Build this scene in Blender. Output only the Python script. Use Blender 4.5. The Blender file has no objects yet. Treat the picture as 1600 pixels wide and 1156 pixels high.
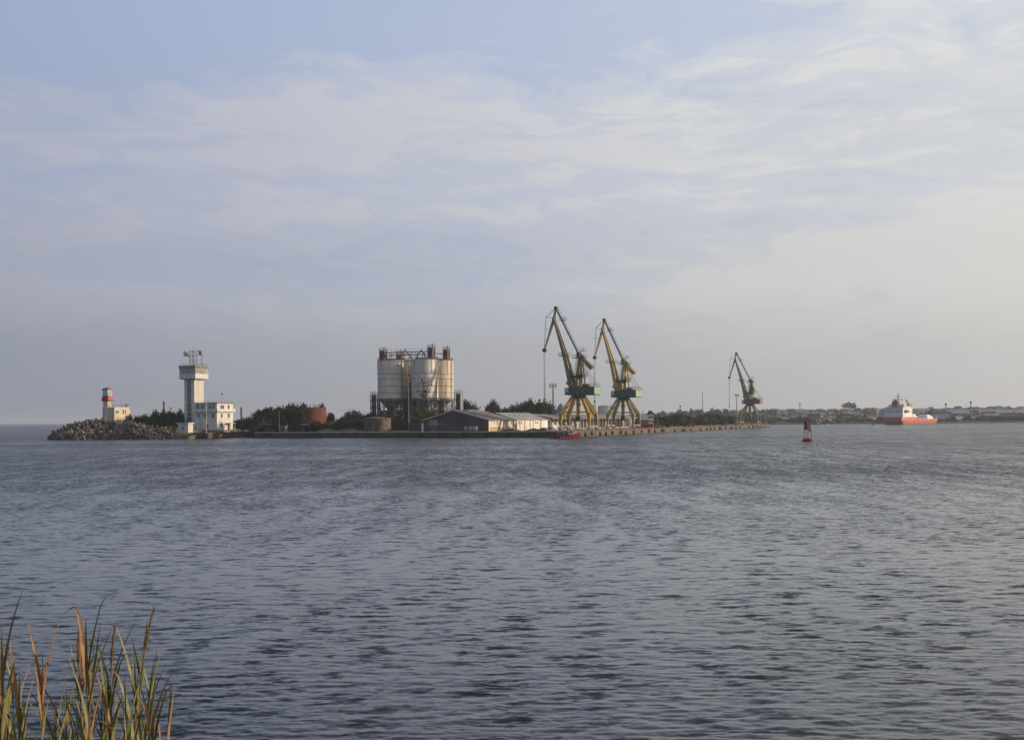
import bpy, bmesh, math, random
from mathutils import Vector, Matrix, noise as mnoise
R = math.radians
scene = bpy.context.scene
COL = scene.collection
rnd = random.Random(7)

# ------------------------------------------------------------------ camera
F, CX, CY, EYE, ROLL = 2200.0, 800.0, 655.6, 6.0, R(0.424)
cam_d = bpy.data.cameras.new('camera'); cam = bpy.data.objects.new('camera', cam_d); COL.objects.link(cam)
cam_d.sensor_width = 36; cam_d.lens = 36 * F / 1600; cam_d.shift_y = (CY - 578) / 1600
cam_d.clip_start = 0.3; cam_d.clip_end = 60000
cam.location = (0, 0, EYE)
cam.rotation_euler = (Matrix.Rotation(R(90), 4, 'X') @ Matrix.Rotation(-ROLL, 4, 'Z')).to_euler()
scene.camera = cam
def W(x, y, D):
    """world point seen at pixel (x, y) of the 1600-wide photo at depth D"""
    u, v = (x - CX) / F, (CY - y) / F
    return Vector(((u * math.cos(ROLL) + v * math.sin(ROLL)) * D, D, EYE + (-u * math.sin(ROLL) + v * math.cos(ROLL)) * D))
def gx(x, D): return (x - CX) / F * D
def px(n, D): return n / F * D

# ------------------------------------------------------------------ sun, sky
SUN_EL, SUN_AZ = R(13.0), R(-7.5)         # azimuth: from +X turned towards the camera side (-Y)
sd = Vector((math.cos(SUN_AZ) * math.cos(SUN_EL), -math.sin(SUN_AZ) * math.cos(SUN_EL), math.sin(SUN_EL)))
sl = bpy.data.lights.new('sun', 'SUN'); sl.energy = 4.7; sl.angle = R(0.5); sl.color = (1.0, 0.80, 0.58)
so = bpy.data.objects.new('sun', sl); COL.objects.link(so)
so.rotation_euler = sd.to_track_quat('Z', 'Y').to_euler(); so.location = (300, -100, 200)
w = bpy.data.worlds.new('World'); scene.world = w; w.use_nodes = True
nt = w.node_tree; nt.nodes.clear()
def N(tree, t, **kw):
    n = tree.nodes.new(t)
    for k, v in kw.items():
        if k.startswith('i_'): n.inputs[k[2:].replace('_', ' ')].default_value = v
        else: setattr(n, k, v)
    return n
def math_(tree, op, a, b=None, c=None, clamp=False):
    n = tree.nodes.new('ShaderNodeMath'); n.operation = op; n.use_clamp = clamp
    for i, v in enumerate((a, b, c)):
        if v is None: continue
        if isinstance(v, (int, float)): n.inputs[i].default_value = v
        else: tree.links.new(v, n.inputs[i])
    return n.outputs[0]
def ramp(tree, fac, stops, interp='LINEAR'):
    n = tree.nodes.new('ShaderNodeValToRGB'); n.color_ramp.interpolation = interp
    el = n.color_ramp.elements
    while len(el) < len(stops): el.new(0.5)
    for e, (p, c) in zip(el, stops):
        e.position = p; e.color = (*c, 1) if len(c) == 3 else c
    tree.links.new(fac, n.inputs[0]); return n.outputs[0]
def mixc(tree, fac, a, b, mode='MIX'):
    n = tree.nodes.new('ShaderNodeMix'); n.data_type = 'RGBA'; n.blend_type = mode
    if isinstance(fac, (int, float)): n.inputs[0].default_value = fac
    else: tree.links.new(fac, n.inputs[0])
    for k, v in ((6, a), (7, b)):
        if isinstance(v, (tuple, list)): n.inputs[k].default_value = (*v[:3], 1)
        else: tree.links.new(v, n.inputs[k])
    return n.outputs[2]
sky = N(nt, 'ShaderNodeTexSky', sky_type='NISHITA', sun_disc=False, sun_elevation=SUN_EL, altitude=0, air_density=1.2, dust_density=2.0, ozone_density=1.5)
sky.sun_rotation = math.atan2(sd.x, sd.y)
geo = N(nt, 'ShaderNodeTexCoord')
sep = N(nt, 'ShaderNodeSeparateXYZ'); nt.links.new(geo.outputs['Generated'], sep.inputs[0])
# thin cloud veil: streaks lying flat, stretched along the horizon
def cloud_noise(sx, sy, sz, scale, detail, rough, dist, off):
    m = N(nt, 'ShaderNodeMapping'); nt.links.new(geo.outputs['Generated'], m.inputs[0])
    m.inputs['Location'].default_value = off; m.inputs['Scale'].default_value = (sx, sy, sz); m.inputs['Rotation'].default_value = (0, R(-6), 0)
    n = N(nt, 'ShaderNodeTexNoise', i_Scale=scale, i_Detail=detail, i_Roughness=rough, i_Distortion=dist)
    nt.links.new(m.outputs[0], n.inputs['Vector']); return n.outputs[0]
n1 = cloud_noise(1, 1, 6.0, 2.6, 7, .55, .35, (3.1, 0.4, 1.35))
n2 = cloud_noise(1, 1, 4.0, 12.0, 9, .66, 1.1, (0.7, 2.2, 5.1))
nsum = math_(nt, 'ADD', math_(nt, 'MULTIPLY', n1, .62), math_(nt, 'MULTIPLY', n2, .38))
side = math_(nt, 'MULTIPLY_ADD', sep.outputs['X'], .5, .5)          # 0 away from the sun .. 1 towards it
elev = sep.outputs['Z']
bias = math_(nt, 'MULTIPLY_ADD', sep.outputs['X'], .10, nsum)
gap = math_(nt, 'MULTIPLY', math_(nt, 'SUBTRACT', elev, .212, clamp=True), math_(nt, 'SUBTRACT', .62, side, clamp=True))
gap = math_(nt, 'MULTIPLY', math_(nt, 'MINIMUM', gap, .02), 22.0)
bias = math_(nt, 'SUBTRACT', bias, gap)
fac = ramp(nt, bias, [(.42, (0,) * 3), (.50, (.42,) * 3), (.575, (.95,) * 3)], 'EASE')
veil = ramp(nt, side, [(0, (.32, .34, .42)), (.33, (.48, .49, .575)), (.42, (.58, .58, .65)), (.565, (.76, .755, .74)), (.7, (.80, .785, .74)), (1, (1.0, .90, .74))])
air = ramp(nt, side, [(0, (.21, .28, .48)), (.32, (.33, .425, .64)), (.5, (.45, .54, .76)), (.68, (.60, .66, .78)), (1, (.9, .85, .76))])
hz = ramp(nt, side, [(0, (.18, .20, .26)), (.32, (.262, .282, .34)), (.5, (.385, .388, .402)), (.68, (.56, .545, .52)), (1, (.95, .80, .60))])
skyc = mixc(nt, 1.0, sky.outputs[0], (0.095, 0.095, 0.11), 'MULTIPLY')
zen = ramp(nt, elev, [(.28, (1,) * 3), (.40, (.74, .72, .69)), (.65, (.58, .59, .62)), (1, (.44, .48, .56))])
air = mixc(nt, 1.0, air, zen, 'MULTIPLY'); veil = mixc(nt, 1.0, veil, zen, 'MULTIPLY')
c0 = mixc(nt, .18, mixc(nt, .84, skyc, air), veil)
c1 = mixc(nt, math_(nt, 'MULTIPLY', fac, .84), c0, veil)
hf = ramp(nt, elev, [(0, (1,) * 3), (.04, (.82,) * 3), (.10, (.42,) * 3), (.17, (.20,) * 3), (.28, (0,) * 3)], 'EASE')
c2 = mixc(nt, hf, c1, hz)
bg = N(nt, 'ShaderNodeBackground', i_Strength=1.0); out = N(nt, 'ShaderNodeOutputWorld')
nt.links.new(c2, bg.inputs[0]); nt.links.new(bg.outputs[0], out.inputs[0])
vs = scene.view_settings; vs.view_transform = 'Standard'; vs.look = 'None'; vs.gamma = 1; vs.exposure = 0; vs.use_curve_mapping = False
scene.cycles.use_denoising = True
scene.cycles.max_bounces = 6; scene.cycles.volume_bounces = 0; scene.cycles.transparent_max_bounces = 8

# ------------------------------------------------------------------ materials
def mat(name, c1, c2=None, scale=1.0, rough=.75, metal=0.0, bump=0.0, bscale=None, streak=None, detail=6, extra=None, spec=.4, lo=.38, hi=.62):
    """two-tone weathered material; streak=(color, amount, horizontal scale) adds vertical dirt runs"""
    m = bpy.data.materials.new(name); m.use_nodes = True; t = m.node_tree; p = t.nodes['Principled BSDF']
    p.inputs['Roughness'].default_value = rough; p.inputs['Metallic'].default_value = metal; p.inputs['Specular IOR Level'].default_value = spec
    tc = N(t, 'ShaderNodeTexCoord'); g = N(t, 'ShaderNodeNewGeometry')
    n = N(t, 'ShaderNodeTexNoise', i_Scale=scale, i_Detail=detail, i_Roughness=.6); t.links.new(g.outputs['Position'], n.inputs['Vector'])
    col = ramp(t, n.outputs[0], [(lo, c1), (hi, c2 or c1)])
    if streak:
        sc, amt, ss = streak
        mp = N(t, 'ShaderNodeMapping'); mp.inputs['Scale'].default_value = (ss, ss, ss * .12); t.links.new(g.outputs['Position'], mp.inputs[0])
        sn = N(t, 'ShaderNodeTexNoise', i_Scale=1.0, i_Detail=6, i_Roughness=.65); t.links.new(mp.outputs[0], sn.inputs['Vector'])
        f = ramp(t, sn.outputs[0], [(.50, (0,) * 3), (.66, (amt,) * 3)])
        col = mixc(t, f, col, sc)
    if extra:
        ec, thr, es, em = extra      # patches
        en = N(t, 'ShaderNodeTexNoise', i_Scale=es, i_Detail=7, i_Roughness=.65); t.links.new(g.outputs['Position'], en.inputs['Vector'])
        f = ramp(t, en.outputs[0], [(thr, (0,) * 3), (thr + .05, (em,) * 3)])
        col = mixc(t, f, col, ec)
    t.links.new(col, p.inputs['Base Color'])
    if bump:
        b = N(t, 'ShaderNodeBump', i_Strength=bump, i_Distance=.1)
        bn = N(t, 'ShaderNodeTexNoise', i_Scale=bscale or scale * 4, i_Detail=5); t.links.new(g.outputs['Position'], bn.inputs['Vector'])
        t.links.new(bn.outputs[0], b.inputs['Height']); t.links.new(b.outputs[0], p.inputs['Normal'])
    return m
RUST, DIRT = (.16, .055, .025), (.09, .075, .06)
M = {}
def glass(name, c):
    m = mat(name, c, tuple(min(1, v * 1.5) for v in c), .3, rough=.12); m.node_tree.nodes['Principled BSDF'].inputs['Specular IOR Level'].default_value = .8; return m
M['concrete'] = mat('weathered_concrete', (.19, .16, .125), (.34, .28, .22), .35, .9, bump=.4, streak=(DIRT, .6, .7))
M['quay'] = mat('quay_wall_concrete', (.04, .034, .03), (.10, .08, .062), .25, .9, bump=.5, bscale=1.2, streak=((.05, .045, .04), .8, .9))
M['coping'] = mat('coping_concrete', (.38, .35, .31), (.50, .46, .41), .5, .9)
M['stone'] = mat('stone_block', (.06, .045, .034), (.17, .125, .09), .5, .9, bump=.5, streak=((.08, .07, .06), .6, .8))
M['slime'] = mat('tide_band_weed', (.025, .03, .022), (.05, .045, .035), .6, .7)
M['ground'] = mat('port_ground', (.11, .09, .06), (.22, .18, .13), .08, .95, extra=((.07, .085, .03), .50, .12, .85))
M['tetra'] = mat('tetrapod_concrete', (.075, .064, .055), (.25, .21, .175), .22, .95, bump=.3, bscale=2, extra=((.05, .04, .035), .56, .5, .7))
M['tetra2'] = mat('tetrapod_concrete_dark', (.05, .042, .036), (.15, .12, .10), .3, .95, bump=.3, bscale=2, extra=((.04, .035, .03), .54, .5, .8))
M['tetra3'] = mat('wet_tetrapod_concrete', (.02, .019, .016), (.06, .05, .04), .4, .45, bump=.3, bscale=2)
M['rubble'] = mat('dark_rubble', (.05, .043, .036), (.11, .09, .07), .6, .95, bump=.6, bscale=1.5)
M['white'] = mat('white_plaster', (.54, .53, .50), (.65, .63, .59), .3, .8, streak=((.30, .28, .25), .45, .8))
M['cream'] = mat('cream_plaster', (.50, .44, .32), (.60, .53, .40), .3, .85, streak=((.34, .28, .2), .4, .7))
M['ivory'] = mat('ivory_tiles', (.62, .585, .495), (.70, .665, .575), .4, .8, streak=((.42, .36, .28), .35, .8))
M['roofgrey'] = mat('grey_roof_felt', (.16, .15, .14), (.24, .22, .2), .4, .9)
M['glass'] = glass('dark_window_glass', (.035, .05, .06))
M['glass_teal'] = glass('teal_window_glass', (.05, .10, .11))
M['glass_pale'] = glass('pale_lantern_glass', (.30, .38, .42))
M['frame'] = mat('grey_window_frame', (.35, .34, .32), (.45, .44, .42), 1, .6)
M['red'] = mat('red_paint', (.27, .012, .016), (.36, .022, .024), 1, .5, streak=((.2, .03, .02), .4, 2))
M['redbright'] = mat('bright_red_hull_paint', (.36, .022, .018), (.48, .04, .03), 1, .45)
M['metal'] = mat('dark_galvanised_steel', (.09, .09, .09), (.16, .155, .15), 1, .6, .3)
M['buoyred'] = mat('dark_maroon_buoy_paint', (.11, .010, .012), (.19, .016, .018), 2, .5, streak=((.05, .01, .01), .5, 2))
M['black'] = mat('black_steel', (.02, .02, .022), (.05, .045, .045), 1, .6)
M['pole'] = mat('grey_pole', (.14, .13, .125), (.22, .21, .2), .8, .7)
M['wood'] = mat('brown_wooden_pole', (.09, .06, .045), (.14, .10, .075), .8, .85)
M['silo'] = mat('rusty_white_silo_steel', (.54, .53, .50), (.66, .645, .60), .25, .6, streak=((.34, .25, .17), .38, .9), extra=((.20, .085, .05), .65, .5, .75))
M['silo_y'] = mat('yellowed_silo_steel', (.58, .52, .40), (.70, .65, .54), .25, .6, streak=((.34, .20, .10), .7, .9), extra=((.22, .085, .04), .60, .5, .8))
M['rust'] = mat('rusted_steel', (.10, .038, .02), (.20, .085, .045), .8, .85, extra=((.05, .03, .025), .55, 1.2, .8))
M['rusttank'] = mat('orange_rust_tank', (.085, .024, .014), (.17, .048, .024), .5, .85, streak=((.12, .035, .02), .7, .8))
M['silosteel'] = mat('grey_blue_steelwork', (.10, .105, .11), (.19, .19, .19), .7, .7, extra=((.13, .05, .03), .56, .9, .7))
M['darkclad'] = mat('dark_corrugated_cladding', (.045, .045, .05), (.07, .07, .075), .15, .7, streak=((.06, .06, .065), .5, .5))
M['palesheet'] = mat('pale_sheet_patch', (.20, .20, .195), (.27, .27, .26), .4, .7)
M['shedroof'] = mat('brown_grey_asbestos_roof', (.17, .14, .12), (.30, .26, .23), .2, .9, bump=.3, streak=((.08, .065, .055), .5, .4))
M['greyroof'] = mat('grey_sheet_roof', (.26, .26, .265), (.36, .36, .36), .2, .7)
M['whitewall'] = mat('stained_white_shed_wall', (.58, .54, .46), (.74, .70, .61), .3, .85, streak=((.26, .20, .15), .7, .55))
M['tanwall'] = mat('tan_brick_plinth', (.34, .26, .17), (.45, .36, .25), .6, .9)
M['yellow'] = mat('yellow_crane_paint', (.30, .19, .028), (.44, .29, .05), .5, .55, streak=((.16, .09, .03), .6, .8))
M['olive'] = mat('faded_olive_crane_paint', (.17, .15, .075), (.29, .25, .13), .4, .6, streak=((.11, .07, .04), .6, .8))
M['oldyellow'] = mat('weathered_yellow_green_paint', (.13, .135, .06), (.21, .21, .09), .4, .6, streak=((.10, .09, .05), .6, .8))
M['buffyellow'] = mat('pale_buff_yellow_paint', (.36, .28, .12), (.48, .38, .18), .5, .6, streak=((.2, .12, .05), .5, .8))
M['green'] = mat('teal_green_machine_house', (.022, .085, .065), (.04, .13, .095), .5, .5, streak=((.03, .07, .05), .5, 1))
M['green_sunlit'] = mat('green_end_wall_painted_sun', (.14, .32, .16), (.2, .4, .22), .5, .5, streak=((.1, .2, .12), .4, 1))  # lit copy of the house green: sunlight on the end wall put into the colour
M['redhouse'] = mat('faded_red_machine_house', (.19, .05, .043), (.28, .08, .07), .5, .6, streak=((.16, .05, .04), .5, 1))
M['orange'] = mat('orange_red_ship_hull', (.40, .075, .038), (.50, .115, .06), .3, .5, streak=((.4, .09, .05), .4, .5))
M['hulldark'] = mat('dark_red_hull_bottom', (.05, .018, .022), (.08, .03, .03), .4, .6)
M['shipwhite'] = mat('ship_white_paint', (.60, .62, .62), (.72, .73, .72), .4, .5, streak=((.4, .38, .34), .3, .6))
M['bark'] = mat('bark', (.06, .045, .033), (.12, .09, .065), 2, .95)
def leaf_mat(name, a, b, sc=.35):
    m = mat(name, a, b, sc, .7, spec=.15, lo=.35, hi=.65); t = m.node_tree; p = t.nodes['Principled BSDF']
    src = p.inputs['Base Color'].links[0].from_socket; oi = N(t, 'ShaderNodeObjectInfo')       # each tree its own green
    t.links.new(mixc(t, 1.0, src, ramp(t, oi.outputs['Random'], [(0, (.75, .80, .75)), (.35, (1.0, 1.15, .9)), (.7, (1.35, 1.25, .95)), (1, (1.9, 1.6, 1.2))]), 'MULTIPLY'), p.inputs['Base Color'])
    return m
M['leaf'] = leaf_mat('dark_green_foliage', (.008, .014, .007), (.024, .035, .014))
M['leafolive'] = leaf_mat('olive_foliage', (.030, .034, .013), (.060, .062, .024))
M['leafbrown'] = leaf_mat('brown_dry_foliage', (.075, .055, .035), (.13, .095, .055))
M['leaffar'] = leaf_mat('distant_foliage', (.018, .030, .016), (.040, .050, .026), .05)
M['tile'] = mat('red_brown_roof_tiles', (.07, .05, .042), (.12, .078, .06), .3, .9)
M['farwall'] = mat('pale_house_wall', (.22, .21, .19), (.36, .345, .32), .05, .9)
M['bluesheet'] = mat('blue_sheet_cladding', (.07, .12, .20), (.10, .17, .27), .2, .6)
M['greysheet'] = mat('grey_blue_sheet_roof', (.15, .18, .20), (.22, .25, .27), .05, .6)
M['carblue'] = mat('blue_car_paint', (.05, .09, .16), (.06, .10, .18), 1, .3)
M['truck'] = mat('pale_blue_box_body', (.26, .32, .36), (.34, .40, .44), 1, .5)
M['bag'] = mat('white_bag_fabric', (.62, .62, .62), (.74, .73, .72), 1, .9)
M['tyre'] = mat('black_rubber', (.018, .018, .018), (.03, .03, .03), 2, .9)
M['bank'] = mat('grassy_bank', (.07, .065, .03), (.15, .12, .06), .8, .95, bump=.5)
M['farland'] = mat('distant_land', (.022, .027, .016), (.050, .050, .032), .012, .95, extra=((.045, .055, .028), .52, .02, .8))
M['shore'] = mat('brown_shore_band', (.12, .10, .06), (.20, .16, .10), .03, .95)
def reed_mat(name, a, b):
    m = mat(name, a, b, 9, .6, spec=.3); return m
M['reedgreen'] = reed_mat('green_reed_blade', (.07, .10, .022), (.16, .17, .045))
M['reedolive'] = reed_mat('olive_reed_blade', (.12, .12, .035), (.23, .19, .065))
M['reedbrown'] = reed_mat('russet_reed_blade', (.17, .085, .04), (.30, .17, .075))
M['reedstem'] = reed_mat('reed_stem', (.13, .12, .05), (.22, .18, .09))

# ------------------------------------------------------------------ mesh helpers
class MB:
    def __init__(s): s.v = []; s.f = []; s.m = []; s.cm = 0
    def add(s, vs, fs):
        o = len(s.v); s.v += [tuple(v) for v in vs]; s.f += [tuple(o + i for i in f) for f in fs]; s.m += [s.cm] * len(fs); return s
    def box(s, x0, x1, y0, y1, z0, z1, rz=0, c=(0, 0, 0)):
        vs = [Vector((x, y, z)) for z in (z0, z1) for x, y in ((x0, y0), (x1, y0), (x1, y1), (x0, y1))]
        if rz:
            mt = Matrix.Rotation(rz, 3, 'Z'); vs = [mt @ v for v in vs]
        c = Vector(c)
        return s.add([v + c for v in vs], [(3, 2, 1, 0), (4, 5, 6, 7), (0, 1, 5, 4), (1, 2, 6, 5), (2, 3, 7, 6), (3, 0, 4, 7)])
    def bar(s, a, b, w, h=None, w2=None, h2=None):
        """rectangular beam from a to b; w across (horizontal), h in the vertical plane; may taper"""
        a, b = Vector(a), Vector(b); h = h or w; w2 = w2 or w; h2 = h2 or h
        d = (b - a).normalized(); up = Vector((0, 0, 1)) if abs(d.z) < .97 else Vector((1, 0, 0))
        sx = d.cross(up).normalized(); sy = sx.cross(d).normalized()
        vs = [p + sx * i * ww / 2 + sy * j * hh / 2 for p, ww, hh in ((a, w, h), (b, w2, h2)) for i, j in ((-1, -1), (1, -1), (1, 1), (-1, 1))]
        return s.add(vs, [(3, 2, 1, 0), (4, 5, 6, 7), (0, 1, 5, 4), (1, 2, 6, 5), (2, 3, 7, 6), (3, 0, 4, 7)])
    def cyl(s, a, b, r, r2=None, n=10, cap=True):
        a, b = Vector(a), Vector(b); r2 = r if r2 is None else r2
        d = (b - a).normalized(); up = Vector((0, 0, 1)) if abs(d.z) < .97 else Vector((1, 0, 0))
        sx = d.cross(up).normalized(); sy = d.cross(sx).normalized()
        vs = [p + (sx * math.cos(t) + sy * math.sin(t)) * rr for p, rr in ((a, r), (b, r2)) for t in (2 * math.pi * k / n for k in range(n))]
        fs = [(k, (k + 1) % n, n + (k + 1) % n, n + k) for k in range(n)]
        if cap: fs += [tuple(range(n - 1, -1, -1)), tuple(range(n, 2 * n))]
        return s.add(vs, fs)
    def lathe(s, prof, n=24, c=(0, 0, 0)):
        vs = [(c[0] + r * math.cos(2 * math.pi * k / n), c[1] + r * math.sin(2 * math.pi * k / n), c[2] + z) for r, z in prof for k in range(n)]
        fs = [(j * n + k, j * n + (k + 1) % n, (j + 1) * n + (k + 1) % n, (j + 1) * n + k) for j in range(len(prof) - 1) for k in range(n)]
        fs += [tuple(range(n - 1, -1, -1)), tuple((len(prof) - 1) * n + k for k in range(n))]
        return s.add(vs, fs)
    def prism(s, poly, z0, z1):
        n = len(poly); vs = [(x, y, z0) for x, y in poly] + [(x, y, z1) for x, y in poly]
        return s.add(vs, [(k, (k + 1) % n, n + (k + 1) % n, n + k) for k in range(n)] + [tuple(range(n - 1, -1, -1)), tuple(range(n, 2 * n))])
    def rail(s, pts, h=1.0, r=.05, step=2.0):
        for a, b in zip(pts, pts[1:]):
            a, b = Vector(a), Vector(b); L = (b - a).length; k = max(1, round(L / step))
            for hh in (h, h * .5): s.bar(a + Vector((0, 0, hh)), b + Vector((0, 0, hh)), r)
            for i in range(k + 1):
                p = a.lerp(b, i / k); s.bar(p, p + Vector((0, 0, h)), r)
        return s
    def sphere(s, c, r, n=12, m=8):
        return s.lathe([(r * math.sin(math.pi * (j + .02) / (m + .04)), -r * math.cos(math.pi * (j + .02) / (m + .04))) for j in range(m + 1)], n, c)
    def mesh(s, name, m, smooth=False):
        me = bpy.data.meshes.new(name); me.from_pydata(s.v, [], s.f)
        for k in (m if isinstance(m, (list, tuple)) else [m]): me.materials.append(M[k])
        if isinstance(m, (list, tuple)): me.polygons.foreach_set('material_index', s.m)
        if smooth: me.polygons.foreach_set('use_smooth', [True] * len(me.polygons))
        me.update(); return me
    def build(s, name, m, parent=None, smooth=False, **kw):
        if not smooth:
            me = s.mesh(name, m)
        else:
            me = s.mesh(name, m, True)
            try: me.set_sharp_from_angle(angle=R(40))
            except Exception: pass
        return link(name, me, parent, **kw)
def link(name, data, parent=None, **kw):
    o = bpy.data.objects.new(name, data); COL.objects.link(o)
    if parent is not None: o.parent = parent
    for k, v in kw.items(): o[k] = v
    return o
def thing(name, label, cat, loc=(0, 0, 0), rz=0, group=None):
    o = link(name, None); o.location = loc; o.rotation_euler = (0, 0, rz); o['label'] = label; o['category'] = cat
    if group: o['group'] = group
    return o
KIDS = {}
def kids(o):
    return [c for c in o.children]
def dup(o, loc, rz=0, sc=None, label=None, group=None):
    def rec(a, par):
        c = a.copy(); COL.objects.link(c)
        if par is not None: c.parent = par; c.matrix_parent_inverse = Matrix()
        for ch in a.children: rec(ch, c)
        return c
    r = rec(o, None); r.location = loc; r.rotation_euler = (0, 0, rz)
    if sc: r.scale = sc if isinstance(sc, tuple) else (sc,) * 3
    if label: r['label'] = label
    if group: r['group'] = group
    return r

# ------------------------------------------------------------------ the sea
GROUND = 2.1
def build_water():
    import numpy as np
    m = bpy.data.materials.new('harbour_water'); m.use_nodes = True; t = m.node_tree; p = t.nodes['Principled BSDF']
    p.inputs['Base Color'].default_value = (.012, .017, .019, 1); p.inputs['IOR'].default_value = 1.31; p.inputs['Roughness'].default_value = .06
    g = N(t, 'ShaderNodeNewGeometry')
    def nz(sx, sy, scale, det, off=0, dist=0.0, rot=0):
        mp = N(t, 'ShaderNodeMapping'); mp.inputs['Scale'].default_value = (sx, sy, 1); mp.inputs['Location'].default_value = (off, off, off); mp.inputs['Rotation'].default_value = (0, 0, R(rot))
        t.links.new(g.outputs['Position'], mp.inputs[0])
        n = N(t, 'ShaderNodeTexNoise', i_Scale=scale, i_Detail=det, i_Roughness=.55, i_Distortion=dist); t.links.new(mp.outputs[0], n.inputs['Vector']); return n.outputs[0]
    patch = nz(.35, 1.0, .018, 4, 3.7)                      # gusts and slicks
    grp = ramp(t, nz(.45, .085, 1.0, 3, 11.3, .4, 3), [(.34, (.6,) * 3), (.5, (1.0,) * 3), (.66, (1.5,) * 3)])
    pf = ramp(t, patch, [(.36, (0.6,) * 3), (.50, (.85,) * 3), (.64, (1.1,) * 3)])
    def nvec(sx, sy, scale, det, off, rot):
        mp = N(t, 'ShaderNodeMapping'); mp.inputs['Scale'].default_value = (sx, sy, 1); mp.inputs['Location'].default_value = (off, off, off); mp.inputs['Rotation'].default_value = (0, 0, R(rot))
        t.links.new(g.outputs['Position'], mp.inputs[0])
        n = N(t, 'ShaderNodeTexNoise', i_Scale=scale, i_Detail=det, i_Roughness=.6); t.links.new(mp.outputs[0], n.inputs['Vector'])
        v = N(t, 'ShaderNodeVectorMath', operation='SUBTRACT'); t.links.new(n.outputs['Color'], v.inputs[0]); v.inputs[1].default_value = (.5, .5, .5); return v.outputs[0]
    def vop(op, a_, b_):
        v = N(t, 'ShaderNodeVectorMath', operation=op); t.links.new(a_, v.inputs[0])
        if isinstance(b_, tuple): v.inputs[1].default_value = b_
        elif op == 'SCALE': t.links.new(b_, v.inputs['Scale'])
        else: t.links.new(b_, v.inputs[1])
        return v.outputs[0]
    # wave facets as slopes: ripples of 0.3 to 3 m, so that far water keeps its broken shine
    sep_ = N(t, 'ShaderNodeSeparateXYZ'); t.links.new(g.outputs['Position'], sep_.inputs[0])
    far = N(t, 'ShaderNodeMapRange'); t.links.new(sep_.outputs['Y'], far.inputs[0])
    for k_, v_ in ((1, 60.0), (2, 150.0), (3, .74), (4, 2.15)): far.inputs[k_].default_value = v_
    sl_ = vop('ADD', vop('MULTIPLY', nvec(.5, 1, 1.5, 4, 1, 6), (1.0, 1.9, 0)), vop('MULTIPLY', nvec(.55, 1, 5.0, 3, 7, -5), (.6, 1.2, 0)))
    sl_ = vop('SCALE', vop('SCALE', vop('SCALE', sl_, pf), grp), far.outputs[0])
    # at grazing view the near faces of the waves hide their far faces: turn hidden slopes towards the viewer
    iv = vop('NORMALIZE', vop('MULTIPLY', g.outputs['Incoming'], (1, 1, 0)), (0, 0, 0))
    dn = N(t, 'ShaderNodeVectorMath', operation='DOT_PRODUCT'); t.links.new(sl_, dn.inputs[0]); t.links.new(iv, dn.inputs[1])
    hid = N(t, 'ShaderNodeMapRange'); t.links.new(sep_.outputs['Y'], hid.inputs[0])
    for k_, v_ in ((1, 60.0), (2, 150.0), (3, -1.2), (4, -2.0)): hid.inputs[k_].default_value = v_
    cor = math_(t, 'MULTIPLY', math_(t, 'MINIMUM', dn.outputs['Value'], 0.0), hid.outputs[0])
    sl_ = vop('ADD', sl_, vop('SCALE', iv, cor))
    nn = N(t, 'ShaderNodeVectorMath', operation='NORMALIZE'); t.links.new(vop('ADD', g.outputs['Normal'], sl_), nn.inputs[0])
    t.links.new(nn.outputs[0], p.inputs['Normal'])
    M['water'] = m
    # one sheet, finely divided near the shore where we stand
    rows = []
    y = 8.0
    while y < 150: rows.append(y); y += max(.045, y * y / 13200 * 1.0)
    step = rows[-1] - rows[-2]
    while y < 14000: rows.append(y); step *= 1.13; y += step
    rows.append(14000)
    rows = np.array(rows); nc = 640
    cols = np.linspace(-1, 1, nc)
    Yg = np.repeat(rows[:, None], nc, 1); Xg = Yg * cols[None, :] * .46
    # widen the far part and the near part so that the sheet has no visible side
    Z = np.zeros_like(Xg); rs = np.random.RandomState(4)
    spx = (rows * .92 / nc)[:, None]; spy = np.gradient(rows)[:, None]
    for k in range(70):
        lam = .14 * (1.5 / .14) ** rs.rand(); a = rs.normal(0, .55) + R(80)
        kx, ky = math.cos(a) * 2 * math.pi / lam, math.sin(a) * 2 * math.pi / lam
        amp = .0014 * lam ** .75 * (.6 + .8 * rs.rand())
        att = np.clip((lam / (spy * 3.0)) - .5, 0, 1) * np.clip((lam / (spx * 3.0)) - .5, 0, 1)
        ph = kx * Xg + ky * Yg + rs.rand() * 6.28 + .6 * np.sin(Xg * .11 * (1 + rs.rand()) + Yg * .07 * rs.rand() + rs.rand() * 6)
        Z += amp * att * (np.sin(ph) + .25 * np.sin(2 * ph + 1.57))
    nr = len(rows)
    co = np.stack([Xg, Yg, Z], -1).reshape(-1, 3)
    i = np.arange(nr * nc).reshape(nr, nc)
    q = np.stack([i[:-1, :-1], i[:-1, 1:], i[1:, 1:], i[1:, :-1]], -1).reshape(-1, 4)
    # side and rear skirts: broad flat quads
    base = len(co)
    L = [(-14000, -3000, 0), (14000, -3000, 0), (-14000, 8, 0), (14000, 8, 0), (-16000, 14000, 0), (16000, 14000, 0)]
    co = np.vstack([co, np.array(L, float)])
    tl, tr_, bl, br = i[-1, 0], i[-1, -1], i[0, 0], i[0, -1]
    faces = [(base, base + 1, br, bl), (base, bl, tl, base + 4), (base + 1, base + 5, tr_, br)]
    me = bpy.data.meshes.new('water')
    nq = len(q); me.vertices.add(len(co)); me.vertices.foreach_set('co', co.astype('f').ravel())
    loops = np.concatenate([q.ravel(), np.array(faces).ravel()]).astype('i'); tot = nq + len(faces)
    me.loops.add(len(loops)); me.loops.foreach_set('vertex_index', loops)
    me.polygons.add(tot); me.polygons.foreach_set('loop_start', np.arange(tot, dtype='i') * 4)
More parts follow.
